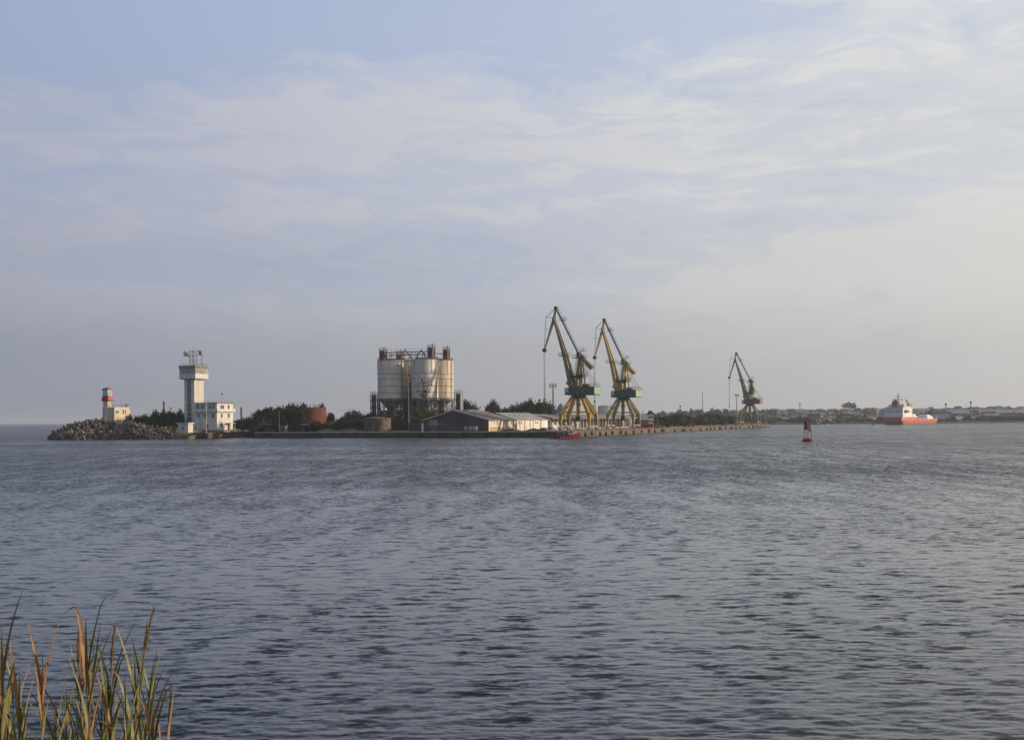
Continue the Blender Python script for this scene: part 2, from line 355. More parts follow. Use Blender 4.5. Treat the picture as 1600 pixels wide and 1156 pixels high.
    me.polygons.foreach_set('use_smooth', [True] * tot)
    me.update(calc_edges=True); me.validate(); me.materials.append(m)
    link('water', me, kind='structure')
build_water()

# ------------------------------------------------------------------ land
Q0, Q1 = Vector((20, 462, 0)), Vector((161, 879, 0))
QA = Vector((-94.7, 518, 0)); B0 = Vector((-110.3, 510, 0)); B1 = Vector((-101.3, 560, 0)); BL = Vector((-128, 519, 0))
qd = (Q1 - Q0).normalized(); qn = Vector((-qd.y, qd.x, 0))           # along the right-hand quay, and inland from it
fd = (Q0 - QA).normalized(); fn = Vector((-fd.y, fd.x, 0))           # along the front quay, and inland
FRZ = math.atan2(fd.y, fd.x); QRZ = math.atan2(qd.y, qd.x)
def QP(t, off, z=GROUND): p = Q0 + qd * t + qn * off; return Vector((p.x, p.y, z))
def FP(t, off, z=GROUND): p = QA + fd * t + fn * off; return Vector((p.x, p.y, z))
def fx(x, off):
    """point on the front-quay land at photo column x, off metres behind its edge"""
    k = (x - CX) / F; a = QA + fn * off
    t = (k * a.y - a.x) / (fd.x - k * fd.y); return FP(t, off)
g = MB()
land = [(-128, 519.5), (-110.5, 511), (-101.6, 560), (-97.3, 561), (-94.4, 518.6), (20, 462.6), (160.4, 878.8), (154, 884), (120, 1000), (90, 1150), (70, 1260), (-40, 1260), (-20, 900), (-80, 780), (-150, 660), (-150, 600), (-148, 572), (-156, 545), (-150, 524)]
g.prism(land, -1.5, GROUND); g.build('port_ground', 'ground', kind='structure')
# far shore: low terrain rising to the town ridge
def far_z(x, y):
    n = mnoise.noise(Vector((x * .004, y * .004, 3.3))) * 1.6 + mnoise.noise(Vector((x * .0015, 8, y * .001))) * 3
    s = max(0, min(1, (y - 1236) / 900)); s = s * s * (3 - 2 * s)
    left = max(.0, min(1, (x - 40) / 260))
    return -1.2 + 2.9 * min(1, max(0, (y - 1224) / 8)) + s * (4 + 7.5 * left) + n * min(1, max(0, (y - 1250) / 200))
g = MB(); xs = [-160 + 26 * i for i in range(84)]; ys = [1222, 1226, 1230, 1236, 1246, 1262, 1290, 1330, 1390, 1470, 1570, 1690, 1830, 1990, 2160, 2350, 2600, 3000, 3600]
def shore_off(x): return 5 * mnoise.noise(Vector((x * .02, 0, 0))) + 10 * mnoise.noise(Vector((x * .005, 4, 0)))
vs = [(x, y + shore_off(x) * max(0, 1 - (y - 1222) / 120), far_z(x, y) if y < 3000 else far_z(x, y) - (3 if y > 3100 else 0)) for y in ys for x in xs]
n = len(xs); g.add(vs, [(j * n + i, j * n + i + 1, (j + 1) * n + i + 1, (j + 1) * n + i) for j in range(len(ys) - 1) for i in range(n - 1)])
g.build('far_shore', 'farland', smooth=True, kind='structure')
# bank below our feet
g = MB(); vs = []
for j in range(14):
    y = -8 + j * 2.6
    for i in range(21):
        x = -40 + i * 4; z = min(4.3, 4.2 - .2 * max(0, y)) + .25 * mnoise.noise(Vector((x * .2, y * .3, 0)))
        vs.append((x, y, z - (0 if y < 22 else .9)))
g.add(vs, [(j * 21 + i, j * 21 + i + 1, (j + 1) * 21 + i + 1, (j + 1) * 21 + i) for j in range(13) for i in range(20)])
g.build('near_bank', 'bank', smooth=True, kind='structure')

# ------------------------------------------------------------------ quay walls
def quay_wall(a, b, name, label, seg, wm, cm, fenders=(), tyre_r=.62, top=GROUND, capz=.28, panels=True):
    a, b = Vector((a[0], a[1], 0)), Vector((b[0], b[1], 0)); d = b - a; L = d.length; rz = math.atan2(d.y, d.x)
    t = thing(name, label, 'quay wall', (a.x, a.y, 0), rz)
    MB().box(0, L, .02, 1.2, -1.5, top - capz, 0).build('wall_core', 'quay', t)
    MB().box(-.0, L, -.10, .02, -.6, .42).build('tide_band', 'slime', t)
    k = max(1, round(L / seg)); pan = MB().box(.06, L / k - .06, -.14, .02, .42, top - capz - .02).mesh('wall_panel', wm)
    for i in range(k):
        o = link('wall_panel', pan, t); o.location = (i * L / k, rnd.uniform(-.02, .02), 0)
    cap = MB().box(.03, L / k - .03, -.28, 1.1, top - capz, top + .02).mesh('coping_block', cm)
    for i in range(k):
        o = link('coping_block', cap, t); o.location = (i * L / k, rnd.uniform(-.04, .04), rnd.uniform(-.03, .03))
    if fenders:
        fm = MB().lathe([(.25, -.22), (.5, -.28), (.62, -.15), (.62, .15), (.5, .28), (.25, .22)], 12).mesh('tyre_fender', 'tyre')
        for s in fenders:
            o = link('tyre_fender', fm, t); o.location = (s, -.42, rnd.uniform(.7, 1.1)); o.rotation_euler = (R(90), 0, rnd.uniform(-.15, .15)); o.scale = (rnd.uniform(.9, 1.3),) * 2 + (1,)
    return t
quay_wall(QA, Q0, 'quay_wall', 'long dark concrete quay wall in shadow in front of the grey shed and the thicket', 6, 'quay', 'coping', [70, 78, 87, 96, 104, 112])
quay_wall(Q0, Q1, 'quay_wall', 'sunlit brown quay wall with black tyres running back past the three cranes', 7, 'stone', 'stone',
          [6, 14, 22, 33, 41, 50, 62, 70, 82, 95, 108, 118, 131] + [140 + i * 9.5 + rnd.uniform(-6, 6) for i in range(30) if rnd.random() < .75])
quay_wall(B0, B1, 'quay_wall', 'short sunlit stone quay wall below the white three storey building', 4, 'stone', 'stone')
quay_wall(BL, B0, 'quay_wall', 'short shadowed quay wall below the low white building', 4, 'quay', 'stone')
# bollards on the right quay
t = thing('mooring_bollard', 'small black mooring bollard on the edge of the quay', 'bollard', QP(10, 1.0), 0, 'bollards along the quay edge')
MB().lathe([(.30, 0), (.30, .08), (.17, .12), (.15, .42), (.30, .5), (.30, .62), (.1, .7)], 10).build('bollard_post', 'black', t)
for s in (28, 46, 66, 88, 112, 138, 170, 205, 240, 280, 320): dup(t, QP(s, 1.0))
for x in (498, 600, 690, 826):
    dup(t, fx(x, 1.0))
# crane rails
for off, lab in ((3.2, 'crane rail nearest the quay edge'), (13.7, 'inland crane rail behind the crane legs')):
    p = QP(8, off, GROUND); o = thing('crane_rail', 'long steel ' + lab, 'rail', p, QRZ)
    MB().box(0, 420, -.06, .06, .0, .12).build('rail_head', 'rust', o); MB().box(0, 420, -.3, .3, -.02, .03).build('rail_base', 'metal', o)

# ------------------------------------------------------------------ trees
def rv(r=rnd):
    while True:
        v = Vector((r.uniform(-1, 1), r.uniform(-1, 1), r.uniform(-1, 1)))
        if .05 < v.length < 1: return v
def crown(seed, nl, nleaf, leaf, m, H=1.0, spread=1.0, gap=.0):
    r = random.Random(seed); g = MB()
    lobes = []
    for i in range(nl):
        v = rv(r); lobes.append((Vector((v.x * .62 * spread, v.y * .62 * spread, .62 + v.z * .26)), r.uniform(.24, .34) * (1.15 - .35 * abs(v.z))))
    for i in range(nleaf):
        c, rr = lobes[r.randrange(nl)]
        d = rv(r).normalized(); p = c + d * rr * (r.uniform(.55, 1.08) if r.random() < .9 else r.uniform(1.1, 1.45)) * Vector((1, 1, 1)).length / 1.732
        if r.random() < gap: continue
        p.z *= H
        nrm = (d + rv(r) * .8).normalized(); a = nrm.cross(rv(r)).normalized(); b = nrm.cross(a); s = leaf * r.uniform(.6, 1.3)
        g.add([p - a * s - b * s * .45, p + a * s * .2 - b * s * .8, p + a * s + b * s * .35, p - a * s * .1 + b * s * .8], [(0, 1, 2, 3)])
    return g.mesh('crown', m)
def trunk(seed, h=.6, branches=5):
    r = random.Random(seed); g = MB(); g.cyl((0, 0, -.05), (.02, 0, h * .55), .035, .024, 7); g.cyl((.02, 0, h * .55), (0, .02, h), .024, .012, 6)
    for i in range(branches):
        a = i * 2.4 + r.random(); z = h * r.uniform(.35, .8); g.cyl((.01, 0, z), (math.cos(a) * .33, math.sin(a) * .33, z + r.uniform(.15, .32)), .014, .005, 5)
    return g.mesh('trunk', 'bark')
def bare_crown(seed):
    r = random.Random(seed); g = MB()
    def grow(p, d, L, rad, k):
        q = p + d * L; g.cyl(p, q, rad, rad * .65, 4, False)
        if k == 0: return
        for i in range(3 if k > 1 else 4):
            nd = (d + rv(r) * .75 + Vector((0, 0, .18))).normalized(); grow(q, nd, L * r.uniform(.6, .8), rad * .62, k - 1)
    for i in range(5):
        a = i * 1.3; grow(Vector((0, 0, .12)), Vector((math.cos(a) * .5, math.sin(a) * .5, 1)).normalized(), .26, .014, 4)
    return g.mesh('crown', 'leafbrown')
CR = {'d': [crown(s, 22, 2300, .055, 'leaf') for s in (1, 2, 3, 4)], 'o': [crown(s, 13, 1900, .055, 'leafolive') for s in (5, 6, 7)],
      'b': [crown(s, 12, 900, .05, 'leafbrown') for s in (8, 9)], 's': [crown(s, 12, 900, .05, 'leaf', 1.0, 1.0, .2) for s in (10, 11)],
      'f': [crown(s, 9, 260, .11, 'leaffar') for s in (12, 13, 14, 15)], 'x': [bare_crown(3)]}
TR = [trunk(s) for s in (1, 2, 3)]
def tree(pos, w, h, kind, label, group=None, name=None, cat='tree', low=False):
    t = thing(name or ('bush' if low else 'tree'), label, 'bush' if low else cat, pos, rnd.uniform(0, 6.28), group)
    c = link('crown', rnd.choice(CR[kind]), t); tk = link('trunk', rnd.choice(TR), t)
    w *= 1.3; c.scale = (w / 1.9, w / 1.9, h / 1.08); tk.scale = (h * .9, h * .9, h)
    if low: c.location = (0, 0, -h * .22); c.scale = (w / 1.7, w / 1.7, h / .76)
    return t
def treepx(x, ytop, wpx, D, kind, label, group=None, low=False, base=None):
    top = W(x, ytop, D); b = GROUND if base is None else base
    return tree((gx(x, D) , D, b), px(wpx, D), top.z - b, kind, label, group, low=low)
ga = 'bushes between the lighthouse and the white tower'; la = 'dark green bush in the thicket between the lighthouse and the white tower'
for x, y, wd, D, k in ((188, 655, 20, 540, 'd'), (199, 652, 20, 536, 'd'), (210, 654, 24, 532, 'd'), (222, 652, 22, 530, 'd'), (233, 655, 20, 527, 'o'), (243, 646, 22, 532, 'd'), (256, 650, 22, 525, 'd'),
                       (262, 645, 22, 535, 'd'), (270, 650, 24, 528, 'd'), (280, 652, 18, 525, 'd'), (284, 645, 14, 560, 'd'), (248, 658, 20, 520, 'd'), (228, 662, 18, 521, 'd'), (208, 664, 16, 524, 'd'), (277, 662, 16, 521, 'd')):
    treepx(x, y, wd, D, k, la, ga, low=True)
treepx(267, 666, 18, 518, 'b', 'yellow-brown low bush at the water side of the dark thicket left of the white tower', low=True)
treepx(192, 664, 14, 523, 'b', 'low brown shrub on the rocks just below the lighthouse house', low=True)
gb = 'thicket trees left of the rusty tank'; lb = 'dark green tree in the rounded thicket left of the rusty tank'
for x, y, wd, D in ((388, 650, 26, 575), (399, 643, 26, 570), (409, 639, 26, 562), (420, 636, 26, 565), (431, 637, 26, 560), (441, 634, 24, 565), (449, 632, 24, 562), (458, 630, 26, 575), (404, 648, 24, 552), (424, 645, 28, 550), (443, 643, 26, 548), (373, 655, 18, 590), (380, 652, 18, 585), (415, 650, 30, 545), (435, 650, 26, 544), (470, 640, 28, 600), (453, 645, 22, 545)):
    treepx(x, y, wd, D, rnd.choice('dddos'), lb, gb)
treepx(459, 631, 22, 522, 'd', lb, gb); treepx(466, 641, 20, 520, 'd', lb, gb)
treepx(560, 655, 16, 512, 'd', 'dark bush against the shaded left side of the low concrete tank', low=True)
treepx(478, 630, 26, 585, 'd', 'dark rounded tree top rising behind the middle of the rusty tank')
treepx(492, 632, 22, 582, 's', 'thin tree rising behind the right part of the rusty tank')
treepx(503, 630, 12, 590, 'd', 'dark leafy tree top behind the sunlit right edge of the rusty tank')
treepx(516, 645, 18, 572, 'd', 'dark tree sloping down on the right of the rusty tank')
gc = 'scrub behind the front quay'
for i in range(46):
    x = 402 + i * 4.4 + rnd.uniform(-3, 3); 
    if 462 < x < 484 or 566 < x < 614: continue
    o = fx(x, rnd.uniform(7, 18)); h = rnd.uniform(2.0, 4.2)
    if x > 470: h = rnd.uniform(1.8, 3.6)
    tree(o, h * rnd.uniform(1.3, 2.0), h, rnd.choice('ddoob'), 'low scrub bush behind the shadowed front quay, left of the round concrete tank', gc, low=True)
treepx(548, 631, 40, 560, 'x', 'bare twiggy tree with purplish brown branches left of the silos')
treepx(553, 640, 42, 556, 's', 'sparse green tree around the bare twiggy tree left of the silos')
for x, y, wd, D, k in ((532, 652, 22, 556, 'd'), (541, 648, 22, 550, 'd'), (560, 646, 24, 552, 'o'), (571, 647, 22, 556, 'd'), (580, 644, 22, 560, 'd'), (588, 646, 18, 555, 'o')):
    treepx(x, y, wd, D, k, 'dark tree in the row between the bare tree and the left silo', 'trees left of the silos')
for x, y, wd, D, k in ((618, 650, 22, 521, 'o'), (630, 655, 20, 516, 'd'), (643, 650, 20, 518, 'o'), (655, 641, 28, 528, 'o'), (664, 645, 26, 522, 'o'), (676, 640, 30, 526, 'o'), (688, 642, 26, 527, 'o'), (697, 643, 24, 532, 'd'), (707, 645, 24, 536, 'd'), (652, 655, 22, 513, 'd'), (612, 658, 16, 524, 'd'), (671, 655, 22, 515, 'd')):
    treepx(x, y, wd, D, k, 'olive green tree growing in front of the silo legs', 'trees in front of the silo legs')
treepx(728, 625, 30, 590, 'd', 'spiky dark tree just right of the silos above the shed roof', base=2.1)
treepx(741, 629, 20, 592, 'd', 'lower dark tree at the right side of the spiky tree near the silos')
treepx(771, 624, 27, 640, 'd', 'solitary round dark tree above the middle of the shed roof')
treepx(768, 632, 20, 636, 'd', 'small dark crown at the left foot of the solitary round tree')
for x, y, wd, k in ((790, 637, 22, 'd'), (800, 632, 22, 'd'), (810, 629, 26, 'd'), (822, 628, 24, 'o'), (832, 622, 30, 'd'), (842, 630, 22, 'd'), (850, 625, 26, 'd'), (859, 627, 20, 'd'), (785, 641, 18, 'd')):
    treepx(x, y, wd, 640, k, 'dark green tree in the clump behind the white shed, left of the floodlight mast', 'tree clump behind the white shed')

# ------------------------------------------------------------------ poles and masts
def pole(x, ytop, D, r, m, label, cat='pole', name='pole', lamps=0, base=GROUND, taper=.6, group=None):
    z = W(x, ytop, D).z - base; t = thing(name, label, cat, (W(x, ytop, D).x, D, base), 0, group)
    MB().cyl((0, 0, -.3), (0, 0, z), r, r * taper, 8).build('mast', m, t)
    if lamps:
        MB().box(-lamps, lamps, -.5, .5, z - .1, z + .1).build('platform', 'metal', t)
        hd = MB().box(-.3, .3, -.25, .25, 0, .5).mesh('floodlight', 'frame')
        for sx in (-1, 0, 1):
            for sz in (.25, -.75):
                o = link('floodlight', hd, t); o.location = (sx * lamps * .8, -.5, z + sz)
        MB().rail([(-lamps, -.5, z), (lamps, -.5, z), (lamps, .5, z), (-lamps, .5, z), (-lamps, -.5, z)], 1.0, .06, 1).build('railing', 'metal', t)
    return t
pole(256, 627, 560, .42, 'wood', 'thick dark brown mast standing in the thicket left of the white tower', taper=.95)
pole(377, 636, 575, .40, 'wood', 'short thick dark pole right of the white three storey building', taper=.95)
treepx(381, 656, 20, 560, 'd', lb, gb); treepx(390, 654, 20, 545, 'd', lb, gb)
pole(397, 644, 555, .10, 'pole', 'thin pale pole at the left end of the rounded thicket')
pole(436, 641, 516, .12, 'pole', 'thin pole on the quay beside the small concrete hut')
pole(456, 629, 540, .10, 'pole', 'thin grey pole against the left edge of the rusty tank')
pole(638, 588, 508, .20, 'pole', 'tall slender grey pole standing in front of the gap between the silos', taper=.7)
pole(1027, 648, 590, .14, 'pole', 'slim dark lamp pole on the quay right of the red and white vessel', 'lamp pole', 'lamp_pole')
pole(864, 603, 560, .34, 'pole', 'tall floodlight mast behind the white shed left of the nearest crane', 'floodlight mast', 'floodlight_mast', lamps=1.4, taper=.7)
pole(852, 590, 640, .09, 'metal', 'very thin antenna mast above the tree clump left of the floodlight mast', 'antenna', 'antenna_mast')
pole(1151, 618, 900, .36, 'pole', 'floodlight mast just left of the red topped crane', 'floodlight mast', 'floodlight_mast', lamps=1.3, taper=.6)
t = pole(660, 662, 486, .42, 'white', 'short white cylindrical post on the quay in front of the grey shed', 'post', 'post', taper=1)

# ------------------------------------------------------------------ breakwater
def bw(X, Y):
    x = CX + X / 510 * F
    pts = [(74, -1.5), (86, .6), (98, 2.4), (110, 4.0), (124, 5.3), (145, 5.8), (175, 5.5), (200, 4.9), (225, 3.9), (250, 3.3), (275, 2.6), (300, 1.6)]
    C = pts[-1][1]
    for (a, b), (c, d) in zip(pts, pts[1:]):
        if x < a: C = b; break
        if a <= x < c: C = b + (d - b) * (x - a) / (c - a); break
    f0 = 498 + 1.5 * math.sin(X * .25)
    run = max(4, (C + 1) * 2.1)
    s = (Y - f0) / run
    z = -1.5 + (C + 1.5) * max(0, min(1, s))
    if Y > 550: z -= (Y - 550) * .25
    return z
g = MB(); xs = [-172 + 1.6 * i for i in range(36)]; ys = [492 + 1.8 * j for j in range(50)]
g.add([(x, y, max(-2, bw(x, y) + .35 * mnoise.noise(Vector((x * .7, y * .7, 1))))) for y in ys for x in xs],
      [(j * 36 + i, j * 36 + i + 1, (j + 1) * 36 + i + 1, (j + 1) * 36 + i) for j in range(49) for i in range(35)])
g.build('breakwater_core', 'rubble', kind='structure')
def tetra_mesh(m):
    g = MB(); dirs = [Vector((0, 0, 1))] + [Vector((math.cos(a) * .943, math.sin(a) * .943, -.333)) for a in (0, 2.094, 4.189)]
    for d in dirs: g.cyl(d * -.1, d * 1.25, .48, .30, 8)
    return g.mesh('tetrapod', m)
TM = [tetra_mesh('tetra'), tetra_mesh('tetra2'), tetra_mesh('tetra3')]
r2 = random.Random(21); placed = []; tries = 0
while len(placed) < 288 and tries < 30000:
    tries += 1
    X = r2.uniform(-165, -121); Y = r2.uniform(497.5, 524)
    z = bw(X, Y)
    if z < -.9 or (X > -150 and Y > 514 and z > 3): continue
    if X > -134 and Y > 508: continue
    if abs(X + 144.5) < 3.5 and Y > 515: continue
    if any((X - p[0]) ** 2 + (Y - p[1]) ** 2 + (z - p[2]) ** 2 < 1.25 ** 2 for p in placed): continue
    placed.append((X, Y, z))
placed.sort(key=lambda p: p[1])
for i, (X, Y, z) in enumerate(placed):
    o = link('tetrapod', TM[2 if z < .55 else (0 if r2.random() < .6 else 1)]); s = r2.uniform(.75, 1.3)
    o.location = (X, Y, z + .45 * s); o.rotation_euler = (r2.uniform(0, 6.3), r2.uniform(0, 6.3), r2.uniform(0, 6.3)); o.scale = (s, s, s)
    o['label'] = 'worn grey-brown concrete tetrapod piled among many others on the breakwater'; o['category'] = 'tetrapod'; o['group'] = 'tetrapods of the breakwater'
# low stone landing between the tetrapods and the low white building
t = thing('landing_stage', 'low dark stone landing at the water between the tetrapods and the low white building', 'landing', (-122.5, 506, 0), FRZ)
for k in range(6):
    MB().box(-6 + k * 2.3, -3.85 + k * 2.3, rnd.uniform(-.2, .2), 4, -1, 1.0 + rnd.uniform(-.15, .25)).build('stone_block', 'stone' if k % 2 else 'quay', t)
for k in range(5):
    MB().box(-5 + k * 2.4, -2.8 + k * 2.4, 2.5, 6, 1.0, 1.55 + rnd.uniform(-.1, .15)).build('stone_block', 'quay', t)

# ------------------------------------------------------------------ building kit (local frame: x along the front, y inland; origin at the front right corner)
def window(par, x, y, z, w, h, face, frame='frame', gm='glass', sill=True, depth=.10):
    """face 'f' looks to local -y at y; face 'r' looks to local +x at x"""
    g1, g2 = MB(), MB(); b = .09
    def bb(g, a0, a1, d0, d1, z0, z1):
        if face == 'f': g.box(x + a0, x + a1, y - d1, y - d0, z0, z1)
        else: g.box(x + d0, x + d1, y + a0, y + a1, z0, z1)
    for a0, a1, z0, z1 in ((-w / 2, w / 2, z + h - b, z + h), (-w / 2, w / 2, z, z + b), (-w / 2, -w / 2 + b, z + b, z + h - b), (w / 2 - b, w / 2, z + b, z + h - b), (-.03, .03, z + b, z + h - b)): bb(g1, a0, a1, .0, .07, z0, z1)
    o = g1.build('window', frame, par)
    bb(g2, -w / 2 + b, w / 2 - b, -.05, .02, z + b, z + h - b); g2.build('pane', gm, o)
    if sill:
        g3 = MB(); bb(g3, -w / 2 - .1, w / 2 + .1, .0, .16, z - .08, z - .005); g3.build('sill', 'frame', o)
    return o

# ------------------------------------------------------------------ lighthouse
c = W(168, 655, 532)
t = thing('lighthouse', 'small cream lighthouse with red and white lantern room on the breakwater', 'lighthouse', (c.x, 532, 4.8), FRZ)
lz = lambda y: W(168, y, 532).z - 4.8
def octag(r0, r1, z0, z1, g=None, n=8):
    g = g or MB(); return g.cyl((0, 0, z0), (0, 0, z1), r0, r1, n)
octag(1.85, 1.75, -1.5, lz(637)).build('lower_shaft', 'cream', t)
octag(1.60, 1.50, lz(637), lz(625.5)).build('upper_shaft', 'cream', t)
octag(1.88, 1.88, lz(637) - .15, lz(637) + .08).build('string_course', 'ivory', t)
MB().box(-1.55, 1.55, -1.55, 1.55, lz(625.5) - .3, lz(625.5) + .25).build('gallery_slab', 'black', t)
a, b_ = lz(625.5) + .25, lz(618.5)
g = MB(); vs = [(sx * s, sy * s, z) for z, s in ((a, 1.52), (b_, 1.30)) for sx, sy in ((-1, -1), (1, -1), (1, 1), (-1, 1))]
g.add(vs, [(3, 2, 1, 0), (4, 5, 6, 7), (0, 1, 5, 4), (1, 2, 6, 5), (2, 3, 7, 6), (3, 0, 4, 7)]); g.build('gallery_parapet', 'red', t)
zt = lz(609)
for k in range(4):
    an = k * math.pi / 2
    for j in (-1, 0, 1):
        p = MB().box(j * .78 - .35, j * .78 + .35, -1.19, -1.13, b_ + .02, zt - .02); o = p.build('lantern_pane', 'glass_pale', t); o.rotation_euler = (0, 0, an)
    for j in (-1.15, -.39, .39, 1.15):
        o = MB().box(j - .05, j + .05, -1.24, -1.10, b_, zt).build('glazing_bar', 'white', t); o.rotation_euler = (0, 0, an)
MB().box(-1.0, 1.0, -1.0, 1.0, b_ - .02, zt - .05).build('lantern_core', 'white', t)
g = MB(); vs = [(sx * s, sy * s, z) for z, s in ((zt, 1.36), (zt + .42, 1.36), (zt + .75, .4)) for sx, sy in ((-1, -1), (1, -1), (1, 1), (-1, 1))]
g.add(vs, [(3, 2, 1, 0), (0, 1, 5, 4), (1, 2, 6, 5), (2, 3, 7, 6), (3, 0, 4, 7), (4, 5, 9, 8), (5, 6, 10, 9), (6, 7, 11, 10), (7, 4, 8, 11), (8, 9, 10, 11)])
g.build('roof', 'red', t); MB().cyl((0, 0, zt + .85), (0, 0, zt + 2.6), .05, .02, 6).build('lightning_rod', 'metal', t)
window(t, 1.43, .4, lz(632), .55, 1.1, 'r', sill=False)
# house beside it
c = W(176, 655, 527); Hh = W(176, 637, 527).z - 4.0
t = thing('keeper_house', 'cream flat roofed house with sloping end wall right behind the small lighthouse', 'house', (c.x, 529, 4.0), FRZ)
g = MB(); L = 8.4
poly = [(0, 0, -2), (0, L + 2.6, -2), (0, L + .9, Hh * .45), (0, L, Hh), (0, 0, Hh)]
vs = [(x, y, z) for x in (-4.5, 0) for (_, y, z) in poly]
g.add(vs, [(0, 1, 2, 3, 4), (9, 8, 7, 6, 5)] + [(k, k + 5, (k + 1) % 5 + 5, (k + 1) % 5) for k in range(5)]); g.build('wall', 'cream', t)
MB().box(-4.6, .12, -.12, L + .15, Hh, Hh + .22).build('cornice', 'ivory', t)
MB().rail([(-4.4, 0, Hh + .22), (0, 0, Hh + .22), (0, L, Hh + .22), (-4.4, L, Hh + .22)], 1.0, .07, 1.0).build('railing', 'metal', t)
MB().box(-.9, -.2, L - 1.2, L - .5, Hh + .2, Hh + 1.5).build('chimney', 'metal', t)
for y, w_, z in ((1.2, .75, Hh - 2.0), (2.2, .75, Hh - 2.0), (5.0, .7, Hh - 2.4), (6.2, .7, Hh - 2.4)): window(t, 0, y, z, w_, 1.1 if y < 3 else 1.7, 'r')
MB().box(0, .1, .9, 1.9, 0, 1.9).build('door', 'wood', t)
MB().cyl((-2, L - 2, Hh), (-2, L - 2, Hh + 4.2), .05, .02, 5).build('antenna', 'metal', t)

# ------------------------------------------------------------------ control tower and its annex
D0 = 526; c = W(304, 655, D0); tz = lambda y: W(304, y, D0).z - GROUND
t = thing('control_tower', 'tall white port control tower with overhanging glazed cabin and white dome on its roof', 'tower', (c.x, D0, GROUND), FRZ)
wS, dS, zc, zr = 4.75, 5.4, tz(592.5), tz(575)
MB().box(-wS, 0, 0, dS, 0, zc).build('shaft', 'ivory', t)
for k in range(7): MB().box(.0, .09, .35 + k * .72, .50 + k * .72, 8, zc - .3).build('rib', 'white', t)
for k in range(2): MB().box(-wS + (.9 if k == 0 else 3.4), -wS + (1.1 if k == 0 else 3.6), -.10, 0, 1, zc - .2).build('pilaster', 'white', t)
zz = [zc - 1.6 - 1.72 * k for k in range(11)]
for z in zz:
    window(t, -wS / 2 - .05, -.0, z, 1.9, 1.25, 'f', gm='glass_teal' if rnd.random() < .4 else 'glass')
    MB().box(-wS / 2 - 1.1, -wS / 2 + 1.0, -.08, 0, z - .45, z - .12).build('spandrel', 'roofgrey', t)
cx0, cx1, cy0, cy1 = -wS / 2 - 3.75, -wS / 2 + 3.75, dS / 2 - 3.9, dS / 2 + 3.9
MB().box(cx0 + .3, cx1 - .3, cy0 + .3, cy1 - .3, zc, zc + .25).build('cabin_soffit', 'roofgrey', t)
MB().box(cx0, cx1, cy0, cy1, zc + .25, zc + 1.9).build('cabin_lower_wall', 'white', t)
MB().box(cx0 + .15, cx1 - .15, cy0 + .15, cy1 - .15, zc + 1.9, zr - .25).build('cabin_core', 'white', t)
MB().box(cx0 - .1, cx1 + .1, cy0 - .1, cy1 + .1, zr - .25, tz(571)).build('cabin_roof_band', 'roofgrey', t)
for k in range(9):
    x = cx0 + .45 + k * (7.5 - .9) / 8; window(t, x, cy0 + .15, zc + 2.0, .68, zr - zc - 2.4, 'f', 'white', sill=False)
    y = cy0 + .45 + k * (7.8 - .9) / 8; window(t, cx1 - .15, y, zc + 2.0, .70, zr - zc - 2.4, 'r', 'white', gm='glass_pale' if k > 6 else 'glass', sill=False)
# mast, dome and aerials on the cabin roof stay with the tower
zt = tz(571); g = MB(); mx, my = -1.7, 1.6; hm = tz(548) - zt
for sx, sy in ((-1, -1), (1, -1), (1, 1), (-1, 1)): g.cyl((mx + sx * 1.0, my + sy * 1.0, zt), (mx + sx * 1.0, my + sy * 1.0, zt + hm), .10, n=5)
for k in range(3):
    z0, z1 = zt + k * hm / 3, zt + (k + 1) * hm / 3
    for (a, b), (c_, d_) in zip(((-1, -1), (1, -1), (1, 1), (-1, 1)), ((1, -1), (1, 1), (-1, 1), (-1, -1))):
        g.bar((mx + a, my + b, z1), (mx + c_, my + d_, z1), .10); g.bar((mx + a, my + b, z0), (mx + c_, my + d_, z1), .08)
g.build('lattice_mast', 'metal', t)
MB().cyl((mx + 2.6, my + 1.8, zt), (mx + 2.6, my + 1.8, zt + hm - .5), .12, n=6).build('aerial_pole', 'metal', t)
MB().bar((mx - 1.8, my, zt + hm), (mx + 2.8, my + 1.2, zt + hm), .16).build('aerial_arm', 'metal', t)
MB().box(mx + 1.9, mx + 2.9, my + 1, my + 2, zt + hm - 1.6, zt + hm + .1).build('radar_scanner', 'metal', t)
MB().sphere((mx - 2.8, my - .5, zt + hm - .9), 1.12, 16, 10).build('radome', 'white', t, smooth=True)
MB().bar((mx - 2.8, my - .5, zt + hm - 1.9), (mx - .9, my - .5, zt + hm - 2.2), .16).build('radome_arm', 'metal', t)
MB().cyl((mx, my, zt + hm), (mx, my, zt + hm + 1.6), .07, .03, 5).build('whip_antenna', 'metal', t)
MB().rail([(cx0 + .3, cy0 + .3, zt), (cx1 - .3, cy0 + .3, zt), (cx1 - .3, cy1 - .3, zt), (cx0 + .3, cy1 - .3, zt), (cx0 + .3, cy0 + .3, zt)], .8, .04, 1.6).build('roof_railing', 'metal', t)

